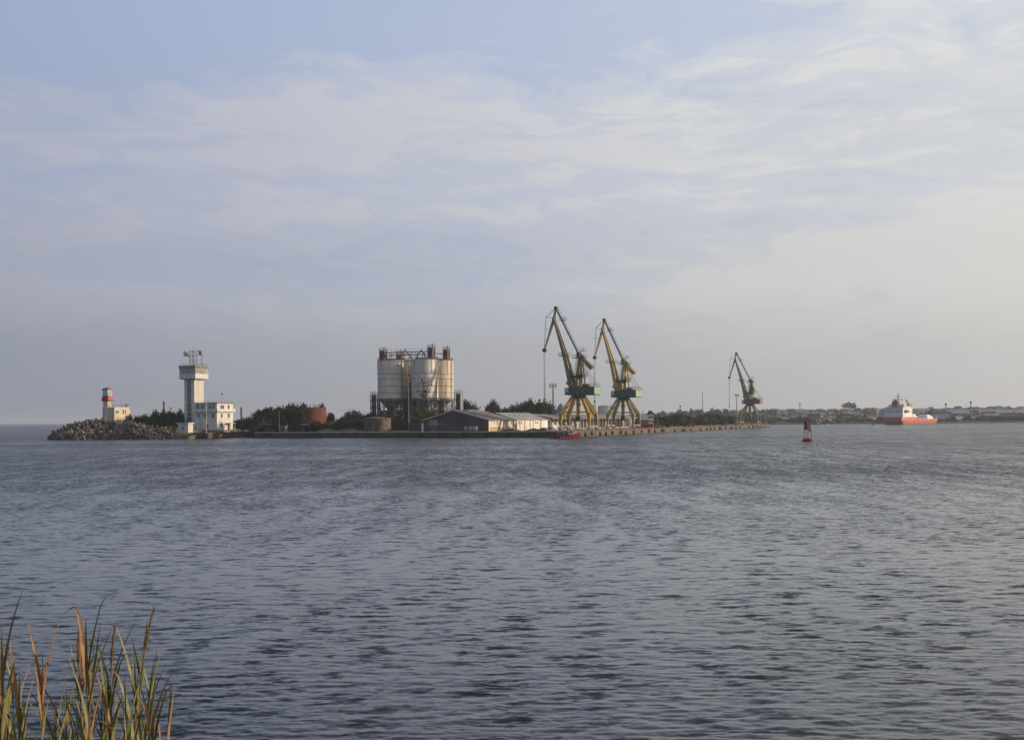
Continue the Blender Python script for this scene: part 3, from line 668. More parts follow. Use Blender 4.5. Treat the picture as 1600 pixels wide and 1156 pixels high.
D1 = 517; c = W(339, 655, D1); az = lambda y: W(339, y, D1).z - GROUND
t = thing('office_building', 'white flat roofed three storey port building with wrap-around balcony attached right of the tall tower', 'building', (c.x, D1, GROUND), FRZ)
wA, dA, zr, zb = 10.2, 9.6, az(630), az(643)
MB().box(-wA + .2, -.2, .2, dA - .2, 0, .95).build('plinth', 'roofgrey', t)
MB().box(-wA, 0, 0, dA, .95, zb).build('lower_wall', 'white', t); MB().box(-wA + .02, -.02, .02, dA - .02, zb, zr).build('upper_wall', 'white', t)
MB().box(-wA - .4, .45, -.45, dA + .4, zr, zr + .32).build('roof', 'roofgrey', t)
g = MB().box(-wA, 1.0, -1.0, 0, zb - .1, zb + .18).box(0, 1.0, 0, dA, zb - .1, zb + .18)
g.build('balcony', 'white', t)
g = MB().box(-wA, 1.0, -1.02, -.93, zb + .18, zb + .95).box(.93, 1.02, -.93, dA, zb + .18, zb + .95); g.build('balcony_parapet', 'white', t)
for z, xs_ in ((zb + .95, (-8.7, -6.5, -3.2, -1.6)), (zb - 2.2, (-8.4, -5.4, -1.8)), (1.7, (-8.2, -4.4))):
    for x in xs_: window(t, x, 0, z, 1.1, 1.5, 'f')
for z, ys_ in ((zb + .95, (2.6, 3.7, 7.0)), (zb - 2.2, (2.8, 7.0)), (1.9, (2.8,))):
    for y in ys_: window(t, 0, y, z, 1.1 if z > 2 else 1.3, 1.5, 'r')
MB().box(0, .1, 6.4, 7.4, .95, 3.0).build('door', 'glass', t)
g = MB().box(.3, 2.2, 5.2, 8.2, 3.3, 3.5); [g.bar((2.0, y, .1), (2.0, y, 3.3), .12) for y in (5.4, 8.0)]; g.build('porch', 'frame', t)
g = MB(); g.rail([(-wA + .3, .3, zr + .3), (-.3, .3, zr + .3), (-.3, dA - .3, zr + .3)], .7, .05, 2); g.build('roof_railing', 'metal', t)
MB().cyl((-1.5, 5, zr), (-1.5, 5, zr + 3.4), .05, .03, 5).build('flag_staff', 'metal', t)
MB().sphere((-1.5, 5, zr + 3.5), .38, 8, 6).build('wind_ball', 'metal', t)
D2 = 513.5; c = W(294, 655, D2); bz = lambda y: W(294, y, D2).z - GROUND
t = thing('low_building', 'low single storey white building on the quay in front of the tall tower', 'building', (c.x, D2, GROUND), FRZ)
MB().box(-4.8, 0, 0, 10.4, .0, bz(662)).build('wall', 'white', t); MB().box(-5.2, .4, -.4, 10.9, bz(662), bz(660.3)).build('roof', 'white', t)
for y in (4.2, 8.6): window(t, 0, y, 1.2, 1.0 if y < 5 else 1.6, 1.1, 'r')
MB().box(0, .08, 6.2, 7.2, 0, 2.1).build('door', 'frame', t); window(t, -2.4, 0, 1.1, 1.0, 1.0, 'f')
pole(322, 626, 506.5, .13, 'white', 'slim white flagpole between the low white building and the three storey building', 'flagpole', 'flagpole')
pole(281, 640, 540, .09, 'metal', 'thin lamp pole with curved arm just left of the tall white tower', 'lamp pole', 'lamp_pole')

# ------------------------------------------------------------------ silos
SC = Vector((-48.5, 565, 0)); hx = Vector((math.cos(FRZ), math.sin(FRZ), 0)); hy = Vector((-math.sin(FRZ), math.cos(FRZ), 0))
zT, zB = 29.9 - GROUND, 14.7 - GROUND
def silo(pos, label, m, top):
    t = thing('cement_silo', label, 'silo', (pos.x, pos.y, GROUND), FRZ, 'silos of the cement plant'); r = 5.3
    MB().lathe([(r, zB), (r, zT)], 40).build('shell', m, t, smooth=True)
    MB().lathe([(r + .06, zT), (r + .06, zT + .18), (1.2, zT + .9), (.1, zT + .95)], 32).build('roof', 'silosteel', t)
    for z in (zB + .05, zB + 2.3, zB + 4.9, zB + 7.7, zB + 9.7):
        g = MB(); n = 40
        vs = [((r + q) * math.cos(2 * math.pi * k / n), (r + q) * math.sin(2 * math.pi * k / n), z + dz) for q, dz in ((.0, 0), (.12, 0), (.12, .14), (.0, .14)) for k in range(n)]
        g.add(vs, [(j * n + k, j * n + (k + 1) % n, (j + 1) * n + (k + 1) % n, (j + 1) * n + k) for j in range(3) for k in range(n)]); g.build('ring', 'rust', t)
    vr = MB().box(r - .02, r + .06, -.05, .05, zB + 9.8, zT).mesh('vertical_rib', 'rust')
    for k in range(9):
        o = link('vertical_rib', vr, t); o.rotation_euler = (0, 0, k * math.pi / 4.5 + .2)
    MB().lathe([(.7, zB - 5.0), (r - .6, zB - .6), (r - .6, zB - .1)], 20).build('hopper', 'silosteel', t)
    MB().box(-3.2, 3.2, -3.2, 3.2, 0, zB - 4.6).build('dark_interior_block', 'black', t)  # black block added to paint in the dark interior behind the legs
    g = MB(); n = 24; g.lathe([(r + .35, zB - .75), (r + .35, zB - .08)], 24); g.build('ring_beam', 'silosteel', t)
    lg = MB().cyl((r, 0, 0), (r, 0, zB - .7), .30, n=7).mesh('leg', 'silosteel')
    for k in range(8): o = link('leg', lg, t); o.rotation_euler = (0, 0, k * math.pi / 4)
    a1 = math.pi / 4; p = [Vector((r * math.cos(k), r * math.sin(k), 0)) for k in (0, a1)]
    g = MB(); g.bar(p[0] + Vector((0, 0, 1)), p[1] + Vector((0, 0, 6))
            , .16).bar(p[1] + Vector((0, 0, 1)), p[0] + Vector((0, 0, 6)), .16).bar(p[0] + Vector((0, 0, 6.2)), p[1] + Vector((0, 0, 6.2)), .25).bar(p[0] + Vector((0, 0, 6.4)), p[1] + Vector((0, 0, 11)), .16).bar(p[1] + Vector((0, 0, 6.4)), p[0] + Vector((0, 0, 11)), .16)
    bm = g.mesh('cross_brace', 'silosteel')
    for k in range(8): o = link('cross_brace', bm, t); o.rotation_euler = (0, 0, k * a1)
    g = MB(); pts = [((r - .1) * math.cos(k * math.pi / 10), (r - .1) * math.sin(k * math.pi / 10), zT + .15) for k in range(21)]
    g.rail(pts, 1.1, .07, 1.7); g.build('top_railing', 'metal', t)
    (hxo, hyo, hw, hh) = top
    hse = MB().box(hxo - hw, hxo + hw, hyo - hw, hyo + hw, zT + .3, zT + hh).build('head_house', 'rust', t)
    for sx, sy in ((-1, -1), (1, -1), (1, 1), (-1, 1)): MB().box(hxo + sx * (hw + .1) - .12, hxo + sx * (hw + .1) + .12, hyo + sy * (hw + .1) - .12, hyo + sy * (hw + .1) + .12, zT + .3, zT + hh + 1.0).build('corner_post', 'metal', t)
    MB().rail([(hxo - hw, hyo - hw, zT + hh), (hxo + hw, hyo - hw, zT + hh), (hxo + hw, hyo + hw, zT + hh), (hxo - hw, hyo + hw, zT + hh), (hxo - hw, hyo - hw, zT + hh)], 1.0, .07, 1).build('head_railing', 'metal', t)
    MB().cyl((hxo + .5, hyo, zT + hh), (hxo + .5, hyo, zT + hh + 1.5), .28, n=8).build('vent_pipe', 'metal', t)
    MB().bar((r + .25, -.8, zB), (r + .25, -.8, zT + 1), .12).bar((r + .25, -.3, zB), (r + .25, -.3, zT + 1), .12).build('ladder', 'metal', t)
    return t
silo(SC, 'leftmost cement silo, white shell mostly in shade with a thin sunlit strip', 'silo', (-3.6, .2, .95, 4.2))
silo(SC + hx * 15.6, 'front middle cement silo with dark peeling rust patches on its white shell', 'silo', (2.6, 1.0, .95, 4.9))
silo(SC + hy * 12.8, 'rear cement silo half hidden between the left and the middle silo', 'silo_y', (-3.6, .5, .9, 3.6))
silo(SC + hy * 12.8 + hx * 15.6, 'rightmost cement silo, sunlit yellowed shell partly behind the middle one', 'silo_y', (2.6, .5, .85, 4.6))
# flaking patch of dark rust on the middle silo: thin scales of rusted plate
mid = [o for o in bpy.data.objects if o.get('label', '').startswith('front middle')][0]
g = MB(); rr = random.Random(5)
for k in range(120):
    a = R(-90 + 26) + rr.gauss(.02, .28) * (1 if k < 80 else .6); z = zB + (rr.uniform(.4, 7.4) if k < 80 else rr.uniform(.3, 3)); w_, h_ = rr.uniform(.12, .40), rr.uniform(.12, .5)
    vs = [(5.33 * math.cos(a + da * w_ / 5.3), 5.33 * math.sin(a + da * w_ / 5.3), z + dz * h_ + rr.uniform(-.1, .1)) for da, dz in ((-.6, -.7), (.2, -1), (.7, -.2), (.5, .8), (-.3, 1), (-.8, .1))]
    g.add(vs, [(0, 1, 2, 3, 4, 5)])
g.build('flaking_rust_patch', 'rust', mid, kind='stuff')
# conveyor bridge over the silo tops
t = thing('silo_conveyor', 'rusty pipe bridge with triangular frames linking the silo tops', 'conveyor', (SC.x, SC.y, GROUND), FRZ)
z0 = zT + 2.2
for y in (-.6, .9): MB().bar((-3, y, z0), (19.5, y, z0 + .0), .3).build('lower_chord', 'metal', t); MB().bar((-3, y, z0 + 1.2), (19.5, y, z0 + 1.2), .24).build('upper_chord', 'metal', t)
g = MB(); [g.bar((x, y, zT + .3), (x, y, z0 + 1.2), .18) for x in range(-3, 20, 3) for y in (-.6, .9)]; g.build('bridge_post', 'rust', t)
g = MB(); [g.bar((x, -.6, z0), (x + 3, -.6, z0 + 1.2), .14) for x in range(-3, 17, 3)]; g.build('bridge_lattice', 'metal', t)
for xc, zz_, wd in ((7.2, z0 + 2.3, 2.6), (14.6, z0 + 1.8, 2.4)):
    g = MB().bar((xc - wd, -.8, zT + .8), (xc, -.8, zz_), .26).bar((xc, -.8, zz_), (xc + wd, -.8, zT + .8), .26).bar((xc - wd, -.8, zT + .8), (xc + wd, -.8, zT + .8), .2); g.build('triangular_frame', 'black', t)
for y0, y1, x in ((1, 13, 2), (1, 13, 17)):
    MB().bar((x, y0, z0 + .6), (x, y1, z0 + .6), .4).build('feed_pipe', 'rust', t)
g = MB()
for x in range(-3, 20, 2): g.bar((x, -.9, z0 + 1.3), (x, -.9, z0 + 2.3), .07)
g.bar((-3, -.9, z0 + 2.3), (19, -.9, z0 + 2.3), .07); g.build('handrail', 'metal', t)
MB().box(4.4, 11.2, 1.0, 12, zB - .4, zB + .1).build('link_platform', 'rust', t)
MB().box(6.6, 9.4, 3, 9, zB - 12, zB + 6.5).build('elevator_housing', 'rust', t)
def steel_tower(x, D, ytop, w_, label, m='silosteel', clad=True):
    z = W(x, ytop, D).z - GROUND; t = thing('stair_tower', label, 'stair tower', (W(x, ytop, D).x, D, GROUND), FRZ)
    for sx in (-1, 1):
        for sy in (-1, 1): MB().box(sx * w_ - .12, sx * w_ + .12, sy * w_ - .12, sy * w_ + .12, 0, z).build('post', m, t)
    n = int(z / 2.6)
    for k in range(n + 1):
        zz_ = k * z / n; MB().box(-w_ - .1, w_ + .1, -w_ - .1, w_ + .1, zz_ - .1, zz_ + .06).build('landing', 'metal', t)
        if k < n: MB().bar((-w_, -w_, zz_), (w_, -w_, zz_ + z / n), .3, .12).bar((w_, w_, zz_), (w_, -w_, zz_ + z / n), .12).build('flight', m, t)
    if clad: MB().box(-w_ * .7, w_ * .7, -w_ * .7, w_ * .7, z * .35, z * .98).build('shaft_cladding', 'black', t)
    MB().rail([(-w_, -w_, z), (w_, -w_, z), (w_, w_, z), (-w_, w_, z), (-w_, -w_, z)], 1.1, .08, 1).build('railing', 'metal', t)
    return t
steel_tower(584, 566, 616, 1.0, 'dark narrow stair tower attached left of the leftmost silo')
t = steel_tower(716.5, 562, 614, 1.15, 'short grey steel tower right of the rightmost silo')
MB().box(1.2, 1.5, -1.1, 1.1, 4, W(716, 614, 562).z - 2.4).build('side_panel', 'greysheet', t)
t = thing('conveyor_shed', 'small grey sloping roofed shed between the silos and the shed with the gable', 'shed', W(712, 655, 556).xy.to_3d() + Vector((0, 0, GROUND)), FRZ)
MB().box(-3.5, 3.5, -2, 3, 0, 4.8).build('wall', 'silosteel', t); g = MB(); g.add([(-4, -2.4, 5.6), (4, -2.4, 4.6), (4, 3.4, 4.6), (-4, 3.4, 5.6), (-4, -2.4, 5.4), (4, -2.4, 4.4), (4, 3.4, 4.4), (-4, 3.4, 5.4)], [(0, 1, 2, 3), (7, 6, 5, 4), (0, 4, 5, 1), (1, 5, 6, 2), (2, 6, 7, 3), (3, 7, 4, 0)]); g.build('roof', 'greyroof', t)

# ------------------------------------------------------------------ tanks
def tank(x, D, wpx, ytop, m, name, label, ribs=0, jag=False, base=GROUND, cat='tank', group=None):
    r = px(wpx, D) / 2; z = W(x, ytop, D).z - base; t = thing(name, label, cat, (gx(x, D), D, base), 0, group)
    MB().lathe([(r, 0), (r, z)] + ([] if jag else [(r * .5, z + r * .09), (.1, z + r * .12)]), 36).build('shell', m, t, smooth=True)
    g = MB(); n = 36
    for zz_ in ((z - .3, z * .66, z * .33) if not jag else (z - .25,)):
        vs = [((r + q) * math.cos(2 * math.pi * k / n), (r + q) * math.sin(2 * math.pi * k / n), zz_ + dz) for q, dz in ((0, 0), (.1, 0), (.1, .15), (0, .15)) for k in range(n)]
        g.add(vs, [(j * n + k, j * n + (k + 1) % n, (j + 1) * n + (k + 1) % n, (j + 1) * n + k) for j in range(3) for k in range(n)])
    g.build('stiffening_ring', m, t)
    if ribs:
        rm = MB().box(r - .05, r + .05, -.07, .07, 0, z + (.7 if jag else 0)).mesh('rib', m)
        for k in range(ribs): o = link('rib', rm, t); o.rotation_euler = (0, 0, 2 * math.pi * k / ribs); o.scale = (1, 1, rnd.uniform(.88, 1.0) if jag else 1)
    return t
tank(481, 536, 57, 637, 'rusttank', 'rusty_tank', 'large round rusty orange-red tank with jagged rim rising out of the thicket', 30, True)
tank(590, 507, 42, 653.5, 'stone', 'concrete_tank', 'low round pale brown concrete tank in the bushes in front of the left silo', 0)
tank(946, 860, 24, 634, 'white', 'storage_tank', 'wide white storage tank seen between the two nearest cranes')
tank(927, 900, 20, 633, 'white', 'storage_tank', 'white storage tank partly behind the right legs of the nearest crane')
t = thing('storage_dome', 'hazy blue-grey pointed dome left of the nearest crane behind the shed roofs', 'dome', (gx(877, 820), 820, GROUND)); r = px(11, 820)
MB().lathe([(r, 0), (r, 4), (r * .82, 8.5), (r * .4, 12.0), (.2, 13.3)], 24).build('shell', 'greysheet', t, smooth=True)
MB().lathe([(r + .1, 4), (r + .1, 4.3)], 24).build('base_ring', 'metal', t)

# ------------------------------------------------------------------ sheds
def gable_shed(name, label, corner, rz, wd, L, ze, zr, wallf, wallr, roof, panels=0, ridge=.53):
    """corner = front right corner; front runs to local -x, depth to local +y; gable looks to -y"""
    t = thing(name, label, 'shed', corner, rz); rx = -wd * (1 - ridge)
    g = MB(); vs = [(-wd, y, 0) for y in (0, L)] + [(0, y, 0) for y in (0, L)] + [(-wd, y, ze) for y in (0, L)] + [(0, y, ze) for y in (0, L)] + [(rx, y, zr) for y in (0, L)]
    g.cm = 0; g.add(vs, [(0, 2, 6, 8, 4), (1, 5, 9, 7, 3), (0, 4, 5, 1)]); g.cm = 1; g.add(vs, [(2, 3, 7, 6)]); g.build('wall', [wallf, wallr], t)
    for x0, x1, z0, z1, nm in ((-wd - .5, rx, ze - .12, zr + .12, 'roof_slope'), (.6, rx, ze - .14, zr + .12, 'roof_slope')):
        g = MB(); n = 8
        for k in range(n):
            y0, y1 = -.5 + k * (L + 1) / n, -.5 + (k + 1) * (L + 1) / n - .06
            g.add([(x0, y0, z0), (x1, y0, z1), (x1, y1, z1), (x0, y1, z0), (x0, y0, z0 + .14), (x1, y0, z1 + .14), (x1, y1, z1 + .14), (x0, y1, z0 + .14)], [(0, 1, 2, 3), (7, 6, 5, 4), (0, 4, 5, 1), (1, 5, 6, 2), (2, 6, 7, 3), (3, 7, 4, 0)])
        g.build(nm, roof, t)
    MB().bar((rx, -.5, zr + .32), (rx, L + .5, zr + .32), .5, .14).build('ridge_cap', 'greyroof', t)
    if panels:
        for k in range(panels):
            xa, xb = -wd + k * wd / panels + .04, -wd + (k + 1) * wd / panels - .04
            zz_ = lambda x: ze + (zr - ze) * ((x + wd) / (rx + wd) if x < rx else x / rx) - .15
            pts = [xa] + ([rx] if xa < rx < xb else []) + [xb]; n = len(pts) ; off = rnd.uniform(.05, .10)
            vs = [(x, -off, .1) for x in pts] + [(x, -off, zz_(x)) for x in pts] + [(x, -.0, .1) for x in pts] + [(x, -.0, zz_(x)) for x in pts]
            g = MB(); g.add(vs, [(i, i + 1, n + i + 1, n + i) for i in range(n - 1)] + [(0, n, 3 * n, 2 * n), (n - 1, 3 * n - 1, 4 * n - 1, 2 * n - 1)] + [(n + i, n + i + 1, 3 * n + i + 1, 3 * n + i) for i in range(n - 1)])
            g.build('cladding_panel', wallf, t)
    return t, rx
cA = fx(763, 7.0); cL = fx(662, 7.0); wA_ = (cA - cL).length
zE, zR = W(763, 656.5, cA.y).z - GROUND, W(716, 642.2, fx(716, 7).y).z - GROUND
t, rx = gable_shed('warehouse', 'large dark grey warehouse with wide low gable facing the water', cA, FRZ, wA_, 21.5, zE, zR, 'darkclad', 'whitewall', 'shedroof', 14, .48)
g = MB().box(-wA_ + 2.2, -wA_ + 5.8, -.2, -.12, 2.0, 4.0); g.build('pale_sheet', 'palesheet', t)
MB().box(-wA_ + 2.4, -wA_ + 5.4, -.18, -.12, 0, 1.9).build('sliding_door', 'metal', t)
MB().box(-2.2, -.5, -.2, -.12, 0, 2.2).build('door', 'rust', t)
MB().box(-12.5, -8.0, -.18, -.12, 0, 3.0).build('sliding_door', 'darkclad', t)
MB().box(-wA_ * .72, -wA_ * .72 + .5, -.2, -.12, 2.2, 3.0).build('vent_grille', 'palesheet', t)
MB().box(-wA_ - .6, rx, -.62, -.5, 0, .01).build('bargeboard_base', 'greyroof', t)
for x0, z0 in ((-wA_ - .5, zE), (.6, zE)):
    MB().bar((x0, -.56, z0 + .05), (rx, -.56, zR + .3), .12, .42).build('bargeboard', 'greyroof', t)
MB().box(.0, .12, .2, 21.2, 0, 1.5).build('brick_plinth', 'tanwall', t)
MB().box(.0, .16, .1, .5, 0, zE - .2).build('pilaster', 'whitewall', t)
for y in (4.5, 7.0, 9.6, 13.5, 17.6): window(t, 0.0, y, 2.1, .8, 1.2, 'r', 'whitewall', sill=False)
MB().box(.0, .1, 18.8, 19.8, .0, 2.6).build('door', 'black', t)
for k in range(4):
    MB().cyl((rx * .35, 4 + k * 5, zE + 1.8), (rx * .35, 4 + k * 5, zE + 3.6), .10, n=5).build('roof_vent', 'palesheet', t)
# second shed further in, same line
fnx = hy
c2 = cA + fnx * 21.9
L2 = 27.5; zE2 = zE + .15
t, rx = gable_shed('shed', 'stained white shed with grey roof between the dark warehouse and the nearest crane', c2, FRZ, 17, L2, zE2, zE2 + 2.1, 'whitewall', 'whitewall', 'greyroof')
for y in (.2, 7, 14, 20.5, 27.1): MB().box(.0, .14, y, y + .3, 0, zE2 - .2).build('pilaster', 'palesheet', t)
for y in (2.2, 4.6, 16.5, 17.8): window(t, 0, y, 2.2, .8, 1.1, 'r', 'whitewall', sill=False)
MB().box(0, .1, 21.5, 26.6, 0, 3.9).build('sliding_door', 'shipwhite', t)
MB().cyl((.2, 2.9, 0), (.2, 2.9, zE2), .09, n=6).build('downpipe', 'metal', t); MB().cyl((.2, 11.4, 0), (.2, 11.4, zE2), .09, n=6).build('downpipe', 'metal', t)
for k in range(4): MB().cyl((-3.5, 2 + k * 4, zE2 + .8), (-3.5, 2 + k * 4, zE2 + 3.0), .11, n=5).build('roof_vent', 'palesheet', t)
# long open-fronted shed behind the cranes
p = QP(61, 26.5); LC = 147; zE3 = 4.6
t = thing('transit_shed', 'long low shed with columns and dark openings behind the legs of the two nearest cranes', 'shed', p, QRZ)
MB().box(0, LC, 4.2, 16, 0, zE3 - .6).build('wall', 'palesheet', t)
for k in range(14):
    g = MB(); x0, x1 = k * 10 - .6, k * 10 + 9.9
    g.add([(x0, -.8, zE3 - .5), (x1, -.8, zE3 - .5), (x1, 8.5, zE3 + 1.1), (x0, 8.5, zE3 + 1.1), (x0, -.8, zE3 - .2), (x1, -.8, zE3 - .2), (x1, 8.5, zE3 + 1.4), (x0, 8.5, zE3 + 1.4)], [(3, 2, 1, 0), (4, 5, 6, 7), (0, 1, 5, 4), (1, 2, 6, 5), (3, 0, 4, 7)])
    g.add([(x0, 8.5, zE3 + 1.1), (x1, 8.5, zE3 + 1.1), (x1, 17, zE3 - .4), (x0, 17, zE3 - .4), (x0, 8.5, zE3 + 1.4), (x1, 8.5, zE3 + 1.4), (x1, 17, zE3 - .1), (x0, 17, zE3 - .1)], [(3, 2, 1, 0), (4, 5, 6, 7), (1, 2, 6, 5), (2, 3, 7, 6), (3, 0, 4, 7)])
    g.build('roof_bay', 'shedroof', t)
cm = MB().box(-.2, .2, -.2, .2, 0, zE3 - .5).mesh('column', 'palesheet'); dm = MB().box(-1.6, 1.6, -.06, .06, 0, 3.4).mesh('doorway', 'black'); wm_ = MB().box(-1.2, 1.2, -.05, .05, 1.4, 3.2).mesh('wall_panel', 'whitewall')
for k in range(29):
    o = link('column', cm, t); o.location = (k * 5, .2, 0)
    if k < 28:
        if k % 3 != 1: o = link('doorway', dm, t)
        else: o = link('wall_panel', wm_, t)
        o.location = (k * 5 + 2.5, 4.14, 0)
MB().box(0, LC, -.7, 4.2, -.05, .25).build('loading_platform', 'coping', t)
# bags of bulk goods on its platform
bagm = []
for s in range(3):
    r = random.Random(s); g = MB().lathe([(.38, 0), (.56, .12), (.60, .6), (.52, 1.0), (.28, 1.12), (.2, 1.28)], 10); g.v = [(x + r.uniform(-.05, .05), y + r.uniform(-.05, .05), z) for x, y, z in g.v]; bagm.append(g.mesh('bulk_bag', 'bag'))
for k in range(26):
    o = link('bulk_bag', bagm[k % 3]); q = QP(62 + (k % 7) * 1.45 if k < 12 else 84 + (k % 8) * 1.8, 26.2 + (k // 7) * 1.0 if k < 12 else 26.6 + (k // 5 % 3) * 1.1, GROUND + .25 + (1.15 if (k % 5 == 4) else 0)); o.location = q; o.rotation_euler = (0, 0, k); o.scale = (1.15, 1.15, 1.3)
    o['label'] = 'white bulk bag on the long shed platform ' + ('left of the nearest crane' if k < 12 else 'between the nearest crane legs'); o['category'] = 'bag'; o['group'] = 'bulk bags ' + ('left of the nearest crane' if k < 12 else 'between the crane legs')

# ------------------------------------------------------------------ cranes
def crane(pos, ang, label, mp, mb, mh, mend, s=.2268, arm_drop=0.0, house3=False):
    t = thing('harbour_crane', label, 'crane', pos)
    K = s / .2268
    # --- portal, square on the rails
    def P(g, n, m, **k): o = g.build(n, m, t, **k); o.rotation_euler = (0, 0, QRZ); return o
    zr_, zk, zb_ = 11.9, 4.5, 1.55
    for sx in (-1, 1):
        for sy in (-1, 1):
            g = MB(); g.bar((sx * 1.7, sy * 1.7, zr_), (sx * 4.6, sy * 5.1, zk + 1.0), .85, .95, 1.05, 1.35).bar((sx * 4.55, sy * 5.05, zk + 1.45), (sx * 5.0, sy * 5.2, zk - 1.3), 1.2, 1.35, .95, .95).bar((sx * 5.0, sy * 5.2, zk - 1.2), (sx * 5.1, sy * 5.25, zb_), .95, .95, .7, .7)
            P(g, 'leg', mp)
            b = MB(); b.box(sx * 5.1 - 1.9, sx * 5.1 + 1.9, sy * 5.25 - .25, sy * 5.25 + .25, .75, 1.2)
            bo = P(b, 'bogie', 'metal')
            wmesh = MB()
            for q in (-1.4, -.5, .5, 1.4): wmesh.cyl((sx * 5.1 + q, sy * 5.25 - .2, .48), (sx * 5.1 + q, sy * 5.25 + .2, .48), .38, n=10)
            w_ = wmesh.build('wheel_set', 'black', bo)
    for sy in (-1, 1): P(MB().box(-5.6, 5.6, sy * 5.25 - .3, sy * 5.25 + .3, 1.2, 1.62), 'sill_beam', 'palesheet')
    for sx in (-1, 1): P(MB().bar((sx * 4.0, -4.3, zk + 1.9), (sx * 4.0, 4.3, zk + 1.9), .35, .45), 'cross_beam', mp)
    P(MB().lathe([(2.3, zr_ - .5), (2.5, zr_), (2.5, zr_ + .55), (1.9, zr_ + .8)], 20), 'slewing_ring', 'black')
    P(MB().lathe([(.75, zk + .2), (.85, zr_ - .4)], 14), 'central_column', mp)
    P(MB().lathe([(2.15, 9.1), (2.25, 9.1), (2.25, 9.25), (2.15, 9.25)], 16), 'walkway_ring', 'metal')
    P(MB().box(-1.2, 1.2, -.8, .8, zk - 1.2, zk + .5), 'cable_drum', 'black')
    g = MB()
    for k in range(4): g.bar((5.2 - k * .0, 5.0, 1.7 + k * 1.0), (5.2, 4.0 - k * .6, 2.7 + k * 1.0), .4, .1)
    P(g, 'access_stair', 'metal')
    # --- slewing part, in the plane of the jib: sxx to the rear (+) / front (-)
    cs = s / .866
    def V(zx, zy, y=0.0):   # from the measured outline: zoom units of 5.51 per photo pixel, about column 350 / foot 1145
        return Vector(((zx - 352) / 5.51 * cs, y, (1138 - zy) / 5.51 * s))
    def U(g, n, m, par=None, **k):
        o = g.build(n, m, par or t, **k)
        if par is None: o.rotation_euler = (0, 0, ang)
        return o
    zh0, zh1 = V(0, 832).z, V(0, 768).z; x0, x1 = V(268, 0).x, V(505, 0).x
    hb = MB().box(x0 + 1.4, x1, -2.1, 2.1, zh0, zh1); h = U(hb, 'machine_house', mh)
    U(MB().box(x1, x1 + .08, -2.1, 2.1, zh0 + .1, zh1), 'rear_wall', mend, h)
    U(MB().box(x0 + 1.3, x1 + .3, -2.3, 2.3, zh1, zh1 + .12), 'house_roof', 'metal', h)
    U(MB().box(x0 + 1.0, x1 + .3, -2.3, 2.3, zh0 - .25, zh0), 'house_floor', 'black', h)
    for k in range(4): U(MB().box(x0 + 2.6 + k * 1.9, x0 + 3.5 + k * 1.9, -2.16, -2.1, zh0 + 1.2, zh0 + 2.0), 'house_window', 'glass', h)
    for k in range(5): U(MB().box(x0 + 2.1 + k * 1.9, x0 + 2.2 + k * 1.9, -2.17, -2.1, zh0, zh1), 'house_rib', mh, h)
    U(MB().box(x0 - .3, x0 + 1.4, -2.4, -.6, zh0 - .1, zh1 - .2), 'operator_cab', mh); U(MB().box(x0 - .36, x0 - .3, -2.3, -.7, zh0 + .8, zh1 - .4).box(x0, x0 + 1.2, -2.46, -2.4, zh0 + .8, zh1 - .4), 'cab_window', 'glass_pale')
    U(MB().rail([(x0 + 1.5, -2.2, zh1 + .1), (x1 + .2, -2.2, zh1 + .1), (x1 + .2, 2.2, zh1 + .1), (x0 + 1.5, 2.2, zh1 + .1)], 1.1, .07, 1.6), 'house_railing', 'metal')
    for k, xx in enumerate((400, 425)): U(MB().box(V(xx, 0).x, V(xx, 0).x + .8, -.8, .8, zh1 + .1, zh1 + 1.0), 'winch', 'black')
    # mast (A-frame tower)
    for y in (-1.25, 1.25):
        U(MB().bar(V(348, 770, y), V(372, 500, y * .45), 1.0, 1.2, .75, .85), 'mast_leg', mb)
        U(MB().bar(V(398, 770, y), V(382, 520, y * .45), .45, .5, .35, .4), 'mast_strut', mb)
    g = MB()
    for k in range(5):
        zy = 745 - k * 48; g.bar(V(350 + k * 4.2, zy, 0) + Vector((0, -1.1 + .1 * k, 0)), V(350 + k * 4.2, zy, 0) + Vector((0, 1.1 - .1 * k, 0)), .3)
        g.bar(V(352 + k * 4.2, zy, -.9), V(396 - k * 3, zy - 30, -.9), .16)
    U(g, 'mast_lattice', mb)
    def plat(xa, xb, zy, wy=1.6, m='black'):
        a = V(xa, zy); b = V(xb, zy)
        o = U(MB().box(a.x, b.x, -wy, wy, a.z - .12, a.z + .06), 'platform', m)
        U(MB().rail([(a.x, -wy, a.z), (b.x, -wy, a.z), (b.x, wy, a.z), (a.x, wy, a.z), (a.x, -wy, a.z)], 1.1, .07, 1.4), 'railing', 'metal', o)
    plat(196, 274, 494, 1.3); plat(316, 412, 515, 1.5); plat(306, 408, 672, 1.9); plat(372, 405, 460, .8); plat(205, 248, 188, .7); plat(372, 412, 660, 1.6)
    U(MB().box(V(325, 0).x, V(402, 0).x, -1.5, 1.5, V(0, 690).z, V(0, 668).z), 'rope_sheave_box', 'black')
    U(MB().box(V(345, 0).x, V(372, 0).x, -.8, .8, V(0, 512).z, V(0, 468).z), 'mast_head', 'black')
    # boom
    for y in (-1, 1):
        U(MB().bar(V(306, 775, y * 1.3), V(240, 480, y * .75), .42, 1.9, .35, 1.45).bar(V(240, 480, y * .75), V(150, 168, y * .4), .35, 1.45, .28, .6), 'boom_chord', mb)
    g = MB()
    for k in range(12):
        f = k / 12; a = V(306 - 156 * f, 765 - 597 * f); hw = 1.3 - .85 * f
        f2 = (k + 1) / 12; b = V(306 - 156 * f2, 765 - 597 * f2); g.bar(a + Vector((0, -hw, 0)), b + Vector((0, hw, 0)), .16); g.bar(a + Vector((0, -hw, 0)), a + Vector((0, hw, 0)), .2)
    U(g, 'boom_lattice', mb)
